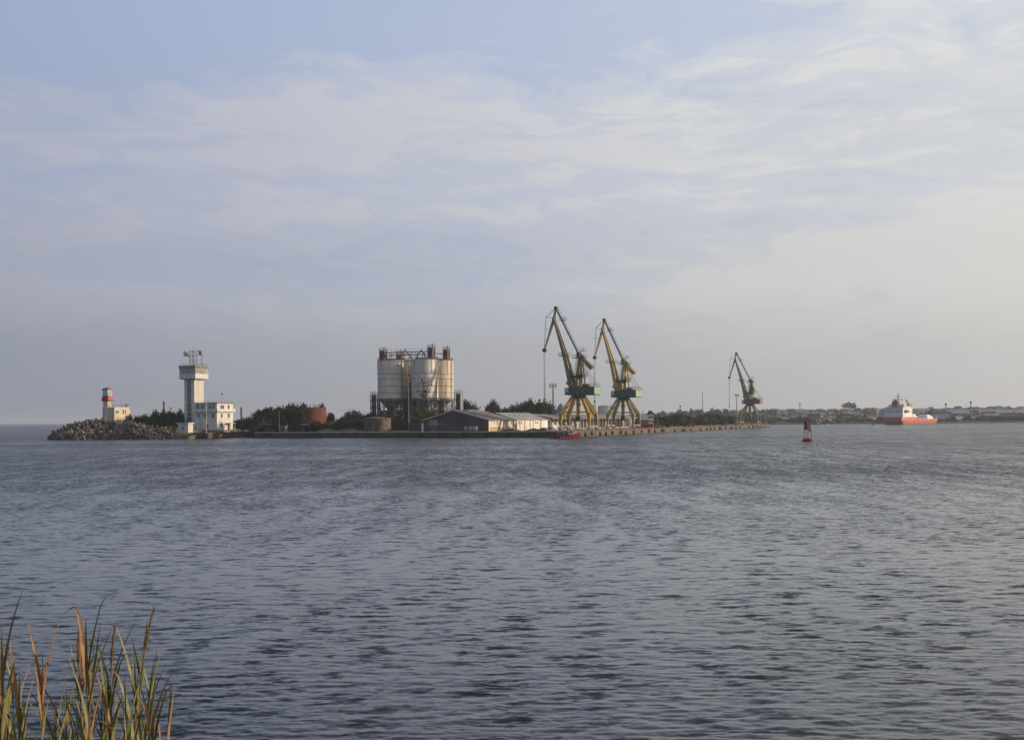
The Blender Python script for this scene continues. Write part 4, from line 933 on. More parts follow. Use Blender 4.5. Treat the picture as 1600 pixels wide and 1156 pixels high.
    U(MB().bar(V(275, 720, -1.6), V(318, 770, -1.6), .9, 1.2).bar(V(275, 720, 1.6), V(318, 770, 1.6), .9, 1.2), 'boom_foot', mb)
    g = MB(); g.bar(V(322, 740, .0), V(285, 560, 0), .25).bar(V(330, 740, 0), V(293, 560, 0), .1); U(g, 'luffing_rack', 'metal')
    # fly jib
    ap, el, no, st = V(165, 75), V(150, 165), V(66, 440), V(80, 152)
    for y in (-.45, .45):
        d = Vector((0, y, 0)); U(MB().bar(ap + d * .4, el + d, .22, .55).bar(el + d, no + d * .3, .26, .7, .2, .35), 'fly_jib_chord', mb)
    U(MB().bar(ap, st, .14).bar(st, el, .14).bar(st, V(74, 250), .14).bar(V(74, 250), no, .14).bar(V(76, 250), V(122, 262), .12).bar(V(73, 350), V(95, 350), .1), 'fly_jib_stay', 'black')
    U(MB().cyl(ap + Vector((0, -.5, 0)), ap + Vector((0, .5, 0)), .55, n=12), 'apex_sheave', 'black')
    U(MB().cyl(no + Vector((0, -.45, 0)), no + Vector((0, .45, 0)), .72, n=14), 'nose_sheave', 'black')
    U(MB().cyl(el + Vector((0, -.9, 0)), el + Vector((0, .9, 0)), .35, n=10), 'elbow_pin', 'black')
    # tie bar with ladder
    a, b = ap, V(352, 475)
    U(MB().bar(a + Vector((0, -.3, 0)), b + Vector((0, -.3, 0)), .2, .42).bar(a + Vector((0, .3, 0)), b + Vector((0, .3, 0)), .2, .42), 'tie_bar', 'metal')
    g = MB(); off = Vector((.75, 0, .35)); g.bar(a + off, b + off, .07); [g.bar(a.lerp(b, k / 26), a.lerp(b, k / 26) + off, .06) for k in range(1, 26)]; U(g, 'tie_bar_handrail', 'metal')
    # counterweight lever
    cw = V(462, 603 + arm_drop * 90) if not arm_drop else V(405, 640)
    for y in (-.8, .8): U(MB().bar(V(360, 492, y), cw + Vector((0, y, 0)), .3, .8, .4, 1.2), 'counterweight_arm', mb)
    dd = (cw - V(360, 492)).normalized(); U(MB().bar(cw - dd * 2.6, cw + dd * .3, 1.5, 1.5), 'counterweight', mb)
    U(MB().bar(V(352, 475), V(400, 515, 0), .5, .7), 'rocker', 'black')
    # stays and ropes
    g = MB(); [g.bar(V(385, 560, y), V(xe, 762, y * 2), .07) for y in (-.7, .7) for xe in (492, 508)]; [g.bar(V(346, 520, y), V(312, 660, y), .08) for y in (-.6, .6)]; [g.bar(V(340, 515, y), V(326, 660, y), .06) for y in (-.3, .3)]
    U(g, 'mast_stay', 'metal')
    hk = Vector((no.x - .2, 0, V(0, 862).z))
    g = MB(); [g.bar(no + Vector((q, y, -.5)), hk + Vector((q * .4, y * .4, 0)), .055) for q in (-.3, .15) for y in (-.2, .2)]; U(g, 'hoist_rope', 'pole')
    U(MB().box(hk.x - .28, hk.x + .28, -.3, .3, hk.z - .7, hk.z).cyl(hk + Vector((0, 0, -.7)), hk + Vector((0, 0, -1.5)), .12, n=6).bar(hk + Vector((0, 0, -1.45)), hk + Vector((.35, 0, -1.2)), .12), 'hook_block', 'black')
    return t
crane(QP(36.4, 8.45), R(-30), 'nearest and tallest harbour crane with bright yellow portal legs and dark green machine house', 'yellow', 'olive', 'green', 'green_sunlit')
crane(QP(101, 8.45), R(-38), 'second harbour crane with faded olive portal legs, buff yellow jib and green machine house', 'olive', 'buffyellow', 'green', 'green_sunlit')
crane(QP(416, 8.45), R(-34), 'farthest harbour crane with red machine house at the end of the quay', 'oldyellow', 'oldyellow', 'redhouse', 'redhouse', arm_drop=1)

# ------------------------------------------------------------------ things on the quay
def hut(p, w_, d_, h_, m, label, rz=FRZ, roofm='roofgrey', name='hut', cat='hut'):
    t = thing(name, label, cat, p, rz); MB().box(-w_ / 2, w_ / 2, 0, d_, 0, h_).build('wall', m, t); MB().box(-w_ / 2 - .2, w_ / 2 + .2, -.2, d_ + .2, h_, h_ + .18).build('roof', roofm, t)
    MB().box(-.4, .4, -.05, 0, 0, min(2, h_ - .3)).build('door', 'black', t); window(t, w_ / 2, d_ / 2, h_ * .45, .8, .7, 'r', sill=False); return t
hut(fx(442, 4), 2.3, 2, 2.2, 'concrete', 'small pale concrete hut on the quay beside a thin pole')
hut(fx(650, 15), 4.5, 3, 2.6, 'darkclad', 'small dark shed left of the wide gabled warehouse')
t = thing('carport', 'low dark shelter with a pale flat roof edge below the rusty tank', 'shelter', fx(474, 8), FRZ)
MB().box(-2.9, 2.9, 0, 5, 2.5, 2.8).build('roof', 'coping', t); [MB().box(x - .1, x + .1, .2, .4, 0, 2.5).build('post', 'metal', t) for x in (-2.6, 0, 2.6)]; MB().box(-2.8, 2.8, 4.5, 4.8, 0, 2.5).build('rear_wall', 'black', t)
def car(p, m, label, rz):
    t = thing('parked_car', label, 'car', p, rz); g = MB(); pr = [(-2.1, .45), (-2.1, .85), (-1.5, .95), (-.9, 1.42), (.7, 1.45), (1.3, .98), (2.05, .85), (2.1, .45)]
    vs = [(x, y, z) for y in (-.85, .85) for x, z in pr]; n = len(pr); g.add(vs, [tuple(range(n)), tuple(range(2 * n - 1, n - 1, -1))] + [(k, n + k, n + (k + 1) % n, (k + 1) % n) for k in range(n)]); g.build('body', m, t)
    MB().box(-.75, .75, -.88, .88, .98, 1.36).build('side_window', 'glass', t); wm2 = MB().cyl((0, -.9, 0), (0, -.7, 0), .33, n=12).mesh('wheel', 'tyre')
    for x in (-1.3, 1.3):
        for y in (0, 1.6): o = link('wheel', wm2, t); o.location = (x, y, .33)
    return t
car(fx(425, 6), 'carblue', 'blue car parked on the quay left of the small concrete hut', FRZ + .2)
for k, (x, lab) in enumerate(((727.5, 'left'), (735, 'middle'), (741.5, 'right'))):
    t = thing('box_trailer', f'pale blue box trailer in front of the dark gabled warehouse, {lab} of the three', 'trailer', fx(x, 4.4), FRZ)
    MB().box(-.65, .65, 0, 1.6, .45, 1.75).build('box', 'truck', t); MB().box(-.7, .7, -.05, 1.65, .35, .45).build('chassis', 'metal', t)
    for xx in (-.55, .55): MB().cyl((xx, -.08, .25), (xx, .1, .25), .25, n=10).build('wheel', 'tyre', t)
# timber stack, boards, heaps
t = thing('timber_stack', 'stack of dark boards on trestles before the white shed', 'timber', QP(2, 9), FRZ)
for k in range(3): MB().box(-2.6 + .2 * k, 2.4 - .3 * k, -.5, .5, .75 + k * .13, .86 + k * .13).build('board', 'wood', t)
for x in (-1.8, 1.6): MB().bar((x, -.5, 0), (x + .5, -.3, .75), .12).bar((x + .9, .5, 0), (x + .4, .3, .75), .12).build('trestle', 'wood', t)
def heap(p, r, h, m, label, seed):
    g = MB(); n = 16; rr = random.Random(seed); vs = [(0, 0, h)]
    for j in range(1, 5):
        for k in range(n): a = 6.283 * k / n; q = r * j / 4 * rr.uniform(.85, 1.15); vs.append((math.cos(a) * q * 1.5, math.sin(a) * q, max(-.1, h * (1 - (j / 4) ** 1.3) + rr.uniform(-.15, .15) * (j < 4))))
    g.add(vs, [(0, 1 + k, 1 + (k + 1) % n) for k in range(n)] + [(1 + j * n + k, 1 + (j + 1) * n + k, 1 + (j + 1) * n + (k + 1) % n, 1 + j * n + (k + 1) % n) for j in range(3) for k in range(n)])
    o = g.build('earth_heap', m); o.location = p; o['label'] = label; o['category'] = 'heap'
heap(fx(513, 6), 3.5, 1.3, 'ground', 'long low brown earth heap right of the pale roofed shelter', 1)
heap(fx(545, 6), 4.5, 1.1, 'ground', 'brown earth heap on the quay below the bare twiggy tree', 2)
heap(fx(798, 3.5), 2.4, 1.0, 'rubble', 'dark rubble heap at the quay edge in front of the sunlit shed wall', 3)
heap(fx(835, 4), 2.4, 1.0, 'stone', 'light brown rubble heap near the quay corner', 4)
heap(fx(848, 3), 1.6, 1.2, 'rubble', 'small dark rubble heap right at the quay corner', 5)
rr = random.Random(9)
for k in range(26):
    q = QP(rr.uniform(128, 410), rr.uniform(1.2, 2.2)); o = MB().box(-.6, .6, -.5, .5, -.1, rr.uniform(.5, 1.3), rr.uniform(0, 3)).build('quay_block', 'stone'); o.location = q
    o['label'] = 'rough stone block lying along the edge of the far sunlit quay'; o['category'] = 'block'; o['group'] = 'stone blocks along the far quay'

# ------------------------------------------------------------------ red and white vessel behind the quay
D3 = 600; c = W(1012, 655, D3); s3 = D3 / F
t = thing('work_vessel', 'red and white work vessel superstructure standing behind the quay right of the second crane', 'vessel', (c.x, D3, GROUND), 0)
def X3(x): return (x - 1012) * s3
def Z3(y): return W(1012, y, D3).z - GROUND
g = MB(); L0, L1 = X3(997), X3(1023)
vs = [(L0, -1.4, 1.3), (L1 - .6, -1.7, 1.3), (L1 + .2, 0, 1.7), (L1 - .6, 1.7, 1.3), (L0, 1.4, 1.3), (L0 + .4, -1, .1), (L1 - 1.2, -1.1, .1), (L1 - .8, 0, .1), (L1 - 1.2, 1.1, .1), (L0 + .4, 1, .1)]
g.add(vs, [(0, 1, 2, 3, 4), (9, 8, 7, 6, 5), (0, 5, 6, 1), (1, 6, 7, 2), (2, 7, 8, 3), (3, 8, 9, 4), (4, 9, 5, 0)]); g.build('hull', 'redbright', t)
MB().box(X3(1012), X3(1021), -1.3, 1.3, 1.3, Z3(657)).build('lower_deckhouse', 'orange', t); MB().box(X3(1012.5), X3(1021), -1.2, 1.2, Z3(657), Z3(648)).build('wheelhouse', 'shipwhite', t)
MB().box(X3(999), X3(1012), -1.2, 1.2, Z3(656), Z3(648)).build('aft_deckhouse', 'shipwhite', t); MB().box(X3(999.5), X3(1011.5), -1, 1, 1.3, Z3(656)).build('engine_casing', 'metal', t)
for x in (1014, 1016.5, 1019): MB().box(X3(x) - .28, X3(x) + .28, -1.26, -1.2, Z3(653.5), Z3(650.5)).build('window', 'glass', t); MB().box(X3(x) - .25, X3(x) + .25, -1.37, -1.3, Z3(662), Z3(659)).build('window', 'shipwhite', t)
MB().bar((X3(1013), 0, Z3(648)), (X3(1016), 0, Z3(642)), 1.4, 1.2).build('funnel', 'black', t); MB().bar((X3(1016.5), 0, Z3(642.5)), (X3(1023), 0, Z3(649.5)), 1.5, .9).build('sloping_hood', 'red', t)
MB().bar((X3(1004), 0, Z3(648)), (X3(1004), 0, Z3(639)), .2).bar((X3(1001), 0, Z3(645)), (X3(1010), 0, Z3(645)), .12).build('mast', 'shipwhite', t)
MB().bar((X3(1023), 0, Z3(649)), (X3(1027), 0, Z3(650)), .25).build('davit', 'black', t)
MB().rail([(L0, -1.4, 1.3), (L1 - .8, -1.6, 1.3)], .9, .06, 1).build('railing', 'shipwhite', t)

# ------------------------------------------------------------------ pilot boat
D4 = 436; c = W(882, 655, D4)
t = thing('pilot_boat', 'small red motor boat with dark windowed wheelhouse moored at the quay corner', 'boat', (c.x, D4, 0), R(-6))
g = MB(); st_ = [(-4.6, 1.0, .95, .35), (-3, 1.35, .95, .2), (0, 1.45, 1.0, .1), (2.4, 1.15, 1.25, .15), (3.8, .55, 1.6, .3), (4.6, .06, 1.85, .8)]
vs = []
for x, hw, zt_, kz in st_: vs += [(x, -hw, zt_), (x - (.1 if x < 3 else .5), -hw * .75, -.25), (x, 0, -.5), (x - (.1 if x < 3 else .5), hw * .75, -.25), (x, hw, zt_)]
fs = [(j * 5 + k, j * 5 + k + 1, (j + 1) * 5 + k + 1, (j + 1) * 5 + k) for j in range(5) for k in range(4)] + [(0, 4, 3, 2, 1)] + [(j * 5 + 4, j * 5, (j + 1) * 5, (j + 1) * 5 + 4) for j in range(5)]
g.add(vs, fs); g.build('hull', 'redbright', t)
g = MB(); [g.bar((a[0], sy * (a[1] + .04), a[2]), (b[0], sy * (b[1] + .04), b[2]), .14) for a, b in zip(st_, st_[1:]) for sy in (-1, 1)]; g.build('rubbing_strake', 'red', t)
MB().box(-4.9, -4.3, -.9, .9, -.2, .35).build('swim_platform', 'carblue', t)
MB().box(-1.9, 1.3, -.95, .95, 1.0, 2.35).build('wheelhouse', 'black', t); MB().box(-2.1, 1.5, -1.1, 1.1, 2.35, 2.47).build('wheelhouse_roof', 'shipwhite', t)
for x in (-1.9, -.3, 1.25): MB().box(x - .06, x + .06, -1.0, -.95, 1.0, 2.35).build('window_post', 'shipwhite', t)
MB().box(-1.7, -.45, -1.0, -.96, 1.55, 2.15).build('window', 'glass_teal', t); MB().box(-.15, 1.1, -1.0, -.96, 1.55, 2.15).build('window', 'glass_teal', t)
MB().box(1.5, 2.9, -.6, .6, 1.1, 1.75).build('foredeck_locker', 'shipwhite', t)
MB().rail([(2.6, -1.1, 1.2), (4.4, -.15, 1.7), (2.6, 1.1, 1.2)], .8, .05, .9).build('bow_rail', 'shipwhite', t); MB().rail([(-4.4, .9, .9), (-4.4, -.9, .9), (-2, -1.3, .9)], .8, .05, .8).build('stern_rail', 'redbright', t)
MB().bar((.2, 0, 2.4), (.2, 0, 3.5), .08).box(-.2, .6, -.5, .5, 3.0, 3.1).build('mast', 'shipwhite', t)
for k, (x, w_) in enumerate(((-1.3, .14), (-1.0, .14), (-.2, .18), (.1, .1), (.9, .16), (1.5, .12), (1.8, .2))): MB().box(x, x + w_, -1.47, -1.40, .15, .62).build('hull_marking', 'shipwhite', t)
MB().cyl((-3.2, -1.45, .7), (-3.2, -1.45, .1), .16, n=8).build('fender', 'tyre', t); MB().cyl((2.2, -1.3, .8), (2.2, -1.3, .2), .16, n=8).build('fender', 'tyre', t)

# ------------------------------------------------------------------ buoy
D5 = 352; c = W(1262, 655, D5); k5 = D5 / F
t = thing('channel_buoy', 'dark red lattice channel buoy floating alone in the harbour', 'buoy', (c.x, D5, 0), .4); t.rotation_euler = (R(2), R(-2.5), .4)
MB().lathe([(.9, -.6), (1.2, -.3), (1.28, .45), (1.05, .75), (.4, .85)], 20).build('float', 'buoyred', t, smooth=True)
MB().box(-1.5, 1.4, -.35, .35, .0, .5).build('float_fender', 'black', t)
for sx in (-1, 1):
    for sy in (-1, 1): MB().bar((sx * .62, sy * .62, .7), (sx * .50, sy * .50, 5.0), .12).build('cage_leg', 'buoyred', t)
g = MB()
for z in (1.3, 1.9, 2.5, 3.1):
    for a, b in (((-1, -1), (1, -1)), ((1, -1), (1, 1)), ((1, 1), (-1, 1)), ((-1, 1), (-1, -1))): g.bar((a[0] * .58, a[1] * .58, z), (b[0] * .58, b[1] * .58, z), .06)
g.build('cage_rung', 'shipwhite', t)
for k in range(4): o = MB().box(-.55, .55, -.62, -.57, 3.1, 5.0).build('daymark_panel', 'buoyred', t); o.rotation_euler = (0, 0, k * math.pi / 2)
g = MB(); g.box(-.62, .62, -.62, .62, 2.95, 3.06); g.build('cage_floor', 'black', t)
MB().cyl((0, 0, 5.0), (0, 0, 5.6), .12, n=6).build('lamp_post', 'black', t); MB().lathe([(.2, 5.6), (.26, 5.65), (.26, 5.95), (.12, 6.1)], 10).build('lantern', 'black', t)
g = MB(); [g.bar((sx * .5, sy * .5, 5.0), (0, 0, 5.45), .07) for sx in (-1, 1) for sy in (-1, 1)]; g.build('top_brace', 'buoyred', t)
MB().box(.55, .75, -.3, .3, 2.4, 4.0).build('ladder_guard', 'black', t)

# ------------------------------------------------------------------ coaster at anchor
D6 = 1090; c = W(1412, 655, D6)
hd = Vector((math.cos(R(55)), math.sin(R(55)), 0))
t = thing('cargo_ship', 'orange-red hulled coaster with white stern superstructure and deck crane lying off the far shore', 'ship', (c.x, D6, 0), R(55))
# local: x forward, starboard at y=0, port at y=+15
Bm, LS = 14.5, 84
def hull_ring(x, z): 
    f = x / LS; taper = 1 if f < .72 else max(.03, 1 - ((f - .72) / .28) ** 1.8); st = 1 if f > .06 else .82 + 3 * f
    flare = 1 if z > 3 else (.95 if f < .8 else .8)
    return Bm / 2 * taper * st * flare
g = MB(); xs = [0, 2, 6, 12, 24, 25, 40, 56, 62, 68, 74, 79, 83, 84.5]; rows = [-1.0, .9, 3.2, 1e9]
def deck(x): return 6.0 if x <= 24 else (4.2 if x < 60 else 4.2 + (x - 60) * .07)
vs = []
for x in xs:
    zs = [-1.0, .9, 3.2, deck(x)]
    for sgn in (-1, 1):
        for z in zs: 
            sh = 1.5 if (x > 80 and z > 3) else 0
            vs.append((x + sh + (1.4 if (x == 0 and z < 1) else 0), Bm / 2 + sgn * hull_ring(x, z), z))
n = 8
for j in range(len(xs) - 1):
    for sgn in (0, 4):
        for k in range(3):
            g.cm = 1 if k == 0 else 0; g.add([], []); q = (j * n + sgn + k, (j + 1) * n + sgn + k, (j + 1) * n + sgn + k + 1, j * n + sgn + k + 1)
            g.f.append(q); g.m.append(g.cm)
    g.f.append((j * n + 3, (j + 1) * n + 3, (j + 1) * n + 7, j * n + 7)); g.m.append(2)
g.v = vs
for k in range(3): g.f.append((k, k + 1, 4 + k + 1, 4 + k)); g.m.append(1 if k == 0 else 0)
j = len(xs) - 1
for k in range(3): g.f.append((j * n + k, j * n + k + 1, j * n + 4 + k + 1, j * n + 4 + k)); g.m.append(0)
g.build('hull', ['orange', 'hulldark', 'shedroof'], t)
MB().box(1.5, 19, 1.0, Bm - 1.0, 6.0, 13.3).build('deckhouse', 'shipwhite', t)
MB().box(19, 24, .8, Bm - .8, 6.0, 8.4).build('forward_house', 'shipwhite', t)
for k in range(5): MB().box(4 + k * 3, 5 + k * 3, .93, 1.0, 9.8, 10.8).build('cabin_window', 'glass', t); 
for k in range(5): MB().box(1.42, 1.5, 2.4 + k * 2.3, 3.3 + k * 2.3, 10.0, 11.0).build('cabin_window', 'glass', t)
MB().box(1.2, 19.3, .7, Bm - .7, 13.3, 13.5).build('boat_deck', 'shipwhite', t)
MB().box(7, 19, 2.0, Bm - 2.0, 13.5, 16.2).build('bridge', 'shipwhite', t)
MB().box(12.5, 19.2, 1.0, Bm - 1.0, 15.2, 16.4).build('bridge_wing', 'roofgrey', t)
for k in range(6): MB().box(8 + k * 1.8, 9.2 + k * 1.8, 1.93, 2.0, 14.6, 15.5).build('bridge_window', 'glass', t)
MB().box(3.5, 6.8, 5.2, 9.0, 13.5, 19.0).build('funnel', 'rust', t); MB().cyl((4.5, 6.5, 19), (4.5, 6.5, 20.4), .4, n=8).cyl((5.6, 7.6, 19), (5.6, 7.6, 20.2), .4, n=8).build('exhaust_pipe', 'black', t)
g = MB().bar((10, 7.2, 16.2), (10, 7.2, 25), .5).bar((10, 5, 22.5), (10, 9.4, 22.5), .3).bar((10, 5.6, 20.5), (10, 8.8, 20.5), .3); g.build('radar_mast', 'metal', t)
MB().sphere((10, 4.6, 20.2), .8, 10, 6).build('radome', 'shipwhite', t, smooth=True); MB().sphere((10, 9.8, 20.2), .8, 10, 6).build('radome', 'shipwhite', t, smooth=True)
g = MB(); g.lathe([(.1, -2.8), (.8, -2.3), (1.15, -.8), (1.15, .8), (.8, 2.3), (.1, 2.8)], 10); g.v = [(z + 7, x + .3, y + 10.6) for x, y, z in g.v]; g.build('lifeboat', 'redbright', t)
MB().bar((4.6, .9, 9.5), (4.6, .2, 12.6), .25).bar((9.4, .9, 9.5), (9.4, .2, 12.6), .25).build('davit', 'shipwhite', t)
MB().rail([(1.2, .7, 13.5), (19, .7, 13.5)], 1, .1, 2).rail([(1.2, .7, 13.5), (1.2, Bm - .7, 13.5)], 1, .1, 2).build('railing', 'shipwhite', t)
MB().rail([(24.5, .3, 4.2), (58, .3, 4.3)], 1.1, .1, 3).build('deck_railing', 'shipwhite', t)
MB().lathe([(1.2, 4), (1.1, 9.5)], 10, (30, 3.5, 0)).build('crane_pedestal', 'metal', t)
MB().bar((30, 3.5, 9.5), (12.5, 3.0, 20.2), 1.0, 1.1, .6, .6).build('crane_jib', 'metal', t)
for x0, x1, h in ((34, 41, 5.0), (42, 49, 5.0)):
    MB().box(x0, x1, 2, Bm - 2, 4.2, h).build('hatch_cover', 'shedroof', t)
MB().lathe([(2.4, -4), (2.6, 4)], 12).v
g = MB(); g.lathe([(.2, -3.2), (1.2, -3), (1.6, -2.2), (1.6, 2.2), (1.2, 3), (.2, 3.2)], 14); g.v = [(z + 29, x + 3.6, y + 5.9) for x, y, z in g.v]; g.build('deck_tank', 'shipwhite', t, smooth=True)
MB().box(54, 66, 3, Bm - 3, 4.2, 5.8).build('foredeck_house', 'shipwhite', t); g = MB(); g.add([(54, 3, 5.8), (66, 3, 5.8), (66, 11.5, 5.8), (54, 11.5, 5.8), (57, 4.5, 7.6), (62, 4.5, 7.9), (62, 10, 7.9), (57, 10, 7.6)], [(0, 1, 5, 4), (1, 2, 6, 5), (2, 3, 7, 6), (3, 0, 4, 7), (4, 5, 6, 7)]); g.build('folded_cover', 'bag', t)
MB().bar((58, 7, 8.9), (58, 7, 15), .35).bar((58, 5.4, 13), (58, 8.6, 13), .25).build('foremast', 'shipwhite', t)
MB().box(78, 81, 5.5, 9, 5.4, 6.6).build('windlass', 'metal', t)
t.scale = (1.22, 1.2, .97)

def small_boat(x, y, D, L, label, hm, cab=True, group=None):
    p = W(x, y, D); t = thing('small_boat', label, 'boat', (p.x, D, 0), R(12)); g = MB(); st_ = [(-L / 2, L * .13, .10), (0, L * .17, .1), (L * .32, L * .1, .15), (L / 2, .03, .2)]; vs = []
    for xx, hw, zz_ in st_: vs += [(xx, -hw, L * zz_ ** .5 * .3), (xx, -hw * .7, -.3), (xx, hw * .7, -.3), (xx, hw, L * zz_ ** .5 * .3)]
    g.add(vs, [(j * 4 + k, j * 4 + (k + 1) % 4, (j + 1) * 4 + (k + 1) % 4, (j + 1) * 4 + k) for j in range(3) for k in range(4)] + [(0, 1, 2, 3)]); g.build('hull', hm, t)
    if cab: MB().box(L * .05, L * .3, -L * .1, L * .1, .5, L * .3).build('cabin', 'shipwhite', t); MB().box(L * .08, L * .27, -L * .105, L * .105, L * .19, L * .26).build('cabin_window', 'glass', t)
    MB().bar((-L * .1, 0, .5), (-L * .1, 0, L * .55), L * .015).build('mast', 'metal', t)
    return t
small_boat(1276, 655, 1170, 7.5, 'small fishing boat with white cabin near the far shore right of the buoy', 'hulldark')
small_boat(1294, 655, 1120, 3.2, 'tiny white dinghy near the far shore', 'shipwhite', False)
t = thing('mooring_buoy', 'small dark mooring buoy on the water left of the orange ship', 'buoy', (W(1364, 655, 1060).x, 1060, 0)); MB().lathe([(.8, -.4), (1.2, 0), (1.1, .9), (.3, 1.2)], 12).build('float', 'black', t); MB().bar((0, 0, 1), (0, 0, 5.5), .16).build('staff', 'metal', t); MB().box(-.4, .4, -.1, .1, 4.6, 5.5).build('topmark', 'black', t)

# ------------------------------------------------------------------ far shore buildings
def fz(X, Y): return far_z(X, Y) - .3
def hall(x0, x1, D, h, roofh, wm_, rm, label, depth=16, name='far_shed', bays=6, zb=None, win=0):
    X0, X1 = gx(x0, D), gx(x1, D); z = fz((X0 + X1) / 2, D) if zb is None else zb; Lw = X1 - X0
    t = thing(name, label, 'shed', (X0, D, z), 0); MB().box(0, Lw, 0, depth, 0, h).build('wall', wm_, t)
    for k in range(bays):
        a, b = k * Lw / bays, (k + 1) * Lw / bays - .25; g = MB(); g.add([(a, -.6, h), (b, -.6, h), (b, depth + .6, h), (a, depth + .6, h), (a, depth / 2, h + roofh), (b, depth / 2, h + roofh)], [(0, 1, 5, 4), (2, 3, 4, 5), (1, 2, 5), (3, 0, 4), (3, 2, 1, 0)]); g.build('roof_bay', rm, t)
    dmm = MB().box(-1.6, 1.6, -.08, 0, .2, h * .6).mesh('doorway', 'black')
    for k in range(win): o = link('doorway', dmm, t); o.location = ((k + .5) * Lw / win, 0, 0)
    return t
hall(1032, 1100, 1330, 3.0, 4.6, 'greysheet', 'greysheet', 'long pale grey-green roofed shed far behind the quay between second and third crane', 30, bays=7, win=8)
hall(1118, 1128, 1290, 4.6, .9, 'shipwhite', 'shipwhite', 'small white hut far behind the quay left of the red topped crane', 8, bays=2, win=2)
t = thing('storage_tank', 'white rounded tank lying far behind the quay left of the red topped crane', 'tank', (gx(1107, 1250), 1250, 1.6)); g = MB(); g.lathe([(.3, -3.4), (2.4, -2.4), (2.7, 0), (2.4, 2.4), (.3, 3.4)], 14); g.v = [(z * .6, x, y * 1.1 + 3.2) for x, y, z in g.v]; g.build('shell', 'shipwhite', t, smooth=True); MB().box(-1.6, 1.6, -1, 1, 0, .8).build('cradle', 'metal', t)
hall(1100, 1118, 1400, 3, 3, 'farwall', 'greysheet', 'low grey shed behind the white rounded tank', 20, bays=3, win=3)
hall(1490, 1640, 1560, 4.5, 4.2, 'greysheet', 'greysheet', 'very long blue-grey roofed hall at the right edge of the far shore', 60, bays=14, win=16)
hall(1540, 1650, 1330, 4.6, .5, 'darkclad', 'darkclad', 'long dark low store in front of the blue-grey hall at the right edge', 14, bays=8, win=10)
hall(1520, 1532, 1290, 3.0, 1.2, 'farwall', 'farwall', 'small pale building on the far shore right of the masts', 8, bays=2, win=3)
hall(1463, 1489, 1360, 1.6, 5.2, 'bluesheet', 'bluesheet', 'dark blue roofed hall right of the orange ship', 30, bays=4, win=3)
hall(1346, 1362, 1500, 2.4, 1.8, 'farwall', 'tile', 'long pale house with red roof left of the orange ship', 12, bays=2, win=3)
hall(1225, 1240, 1900, 4, 2.5, 'farwall', 'greysheet', 'pale yellow block high on the far slope right of the farthest crane', 16, bays=2, win=3)
hall(1269, 1290, 1650, 4, 1.6, 'shipwhite', 'greysheet', 'group of whitish halls on the far slope above the fishing boat', 16, bays=3, win=4)
hall(1296, 1308, 1480, 3, 1.4, 'farwall', 'greysheet', 'low pale hall on the far shore right of the fishing boat', 12, bays=2, win=2)
def far_mast(x, ytop, D, r, label, kind=0):
    X = gx(x, D); z0 = fz(X, D); z = W(x, ytop, D).z - z0; t = thing('far_mast', label, 'mast', (X, D, z0)); MB().cyl((0, 0, 0), (0, 0, z), r, r * .6, 6).build('pole', 'metal', t)
    if kind: MB().lathe([(.4, z - 2.6), (1.3, z - .8), (1.4, z - .2), (.5, z)], 8).build('head', 'metal', t)
far_mast(1098, 613, 1500, .55, 'tall slim striped mast on the far shore between second and third crane')
far_mast(1063, 633, 1700, .5, 'short mast on the far wooded shore left of the tall slim mast', 1)
far_mast(1250, 630, 1900, .6, 'water tower like mast above the far slope over the channel buoy', 1)
far_mast(1478, 630, 1500, .6, 'mast with broad head above the dark blue hall', 1)
far_mast(1517, 627, 1420, .8, 'taller of the two close masts right of the dark blue hall', 1)
far_mast(1509.5, 631, 1500, .35, 'thinner of the two close masts right of the dark blue hall')
# houses: one of each kind, then copies
def far_house(L, Wd, h, rh, rm, wm_):
    t = thing('town_house', 'x', 'house'); MB().box(-L / 2, L / 2, -Wd / 2, Wd / 2, -1.5, h).build('wall', wm_, t)
    g = MB(); g.add([(-L / 2 - .4, -Wd / 2 - .4, h), (L / 2 + .4, -Wd / 2 - .4, h), (L / 2 + .4, Wd / 2 + .4, h), (-L / 2 - .4, Wd / 2 + .4, h), (-L / 2 + 1, 0, h + rh), (L / 2 - 1, 0, h + rh)], [(0, 1, 5, 4), (2, 3, 4, 5), (1, 2, 5), (3, 0, 4), (3, 2, 1, 0)]); g.build('roof', rm, t)
    wme = MB().box(-.6, .6, -.06, 0, 1.2, 2.5).mesh('window', 'glass')
    for k in range(3): o = link('window', wme, t); o.location = (-L / 2 + (k + .5) * L / 3, -Wd / 2, 0)
    MB().box(1, 1.8, -.4, .4, h + rh * .4, h + rh + .8).build('chimney', 'tile', t)
    return t
kinds = [far_house(13, 9, 4.2, 2.8, 'tile', 'farwall'), far_house(10, 8, 3.4, 2.4, 'tile', 'shipwhite'), far_house(18, 10, 3.6, 2.2, 'greysheet', 'farwall'), far_house(11, 9, 6.5, 2.2, 'tile', 'farwall'), far_house(14, 9, 3.8, 2.6, 'roofgrey', 'shipwhite')]
kl = ['tan walled house with brown-red roof', 'small white house with brown-red roof', 'long tan house with grey roof', 'two storey tan house with brown-red roof', 'white house with dark grey roof']
zones = [('on slope left of the buoy', 1196, 1262), ('on slope right of the buoy', 1264, 1325), ('on slope left of orange ship', 1326, 1384), ('on far ridge behind orange ship', 1386, 1464), ('on far ridge at right edge', 1466, 1600), ('among far trees left of the farthest crane', 1050, 1150)]
first = [True] * 5; rh_ = random.Random(31)
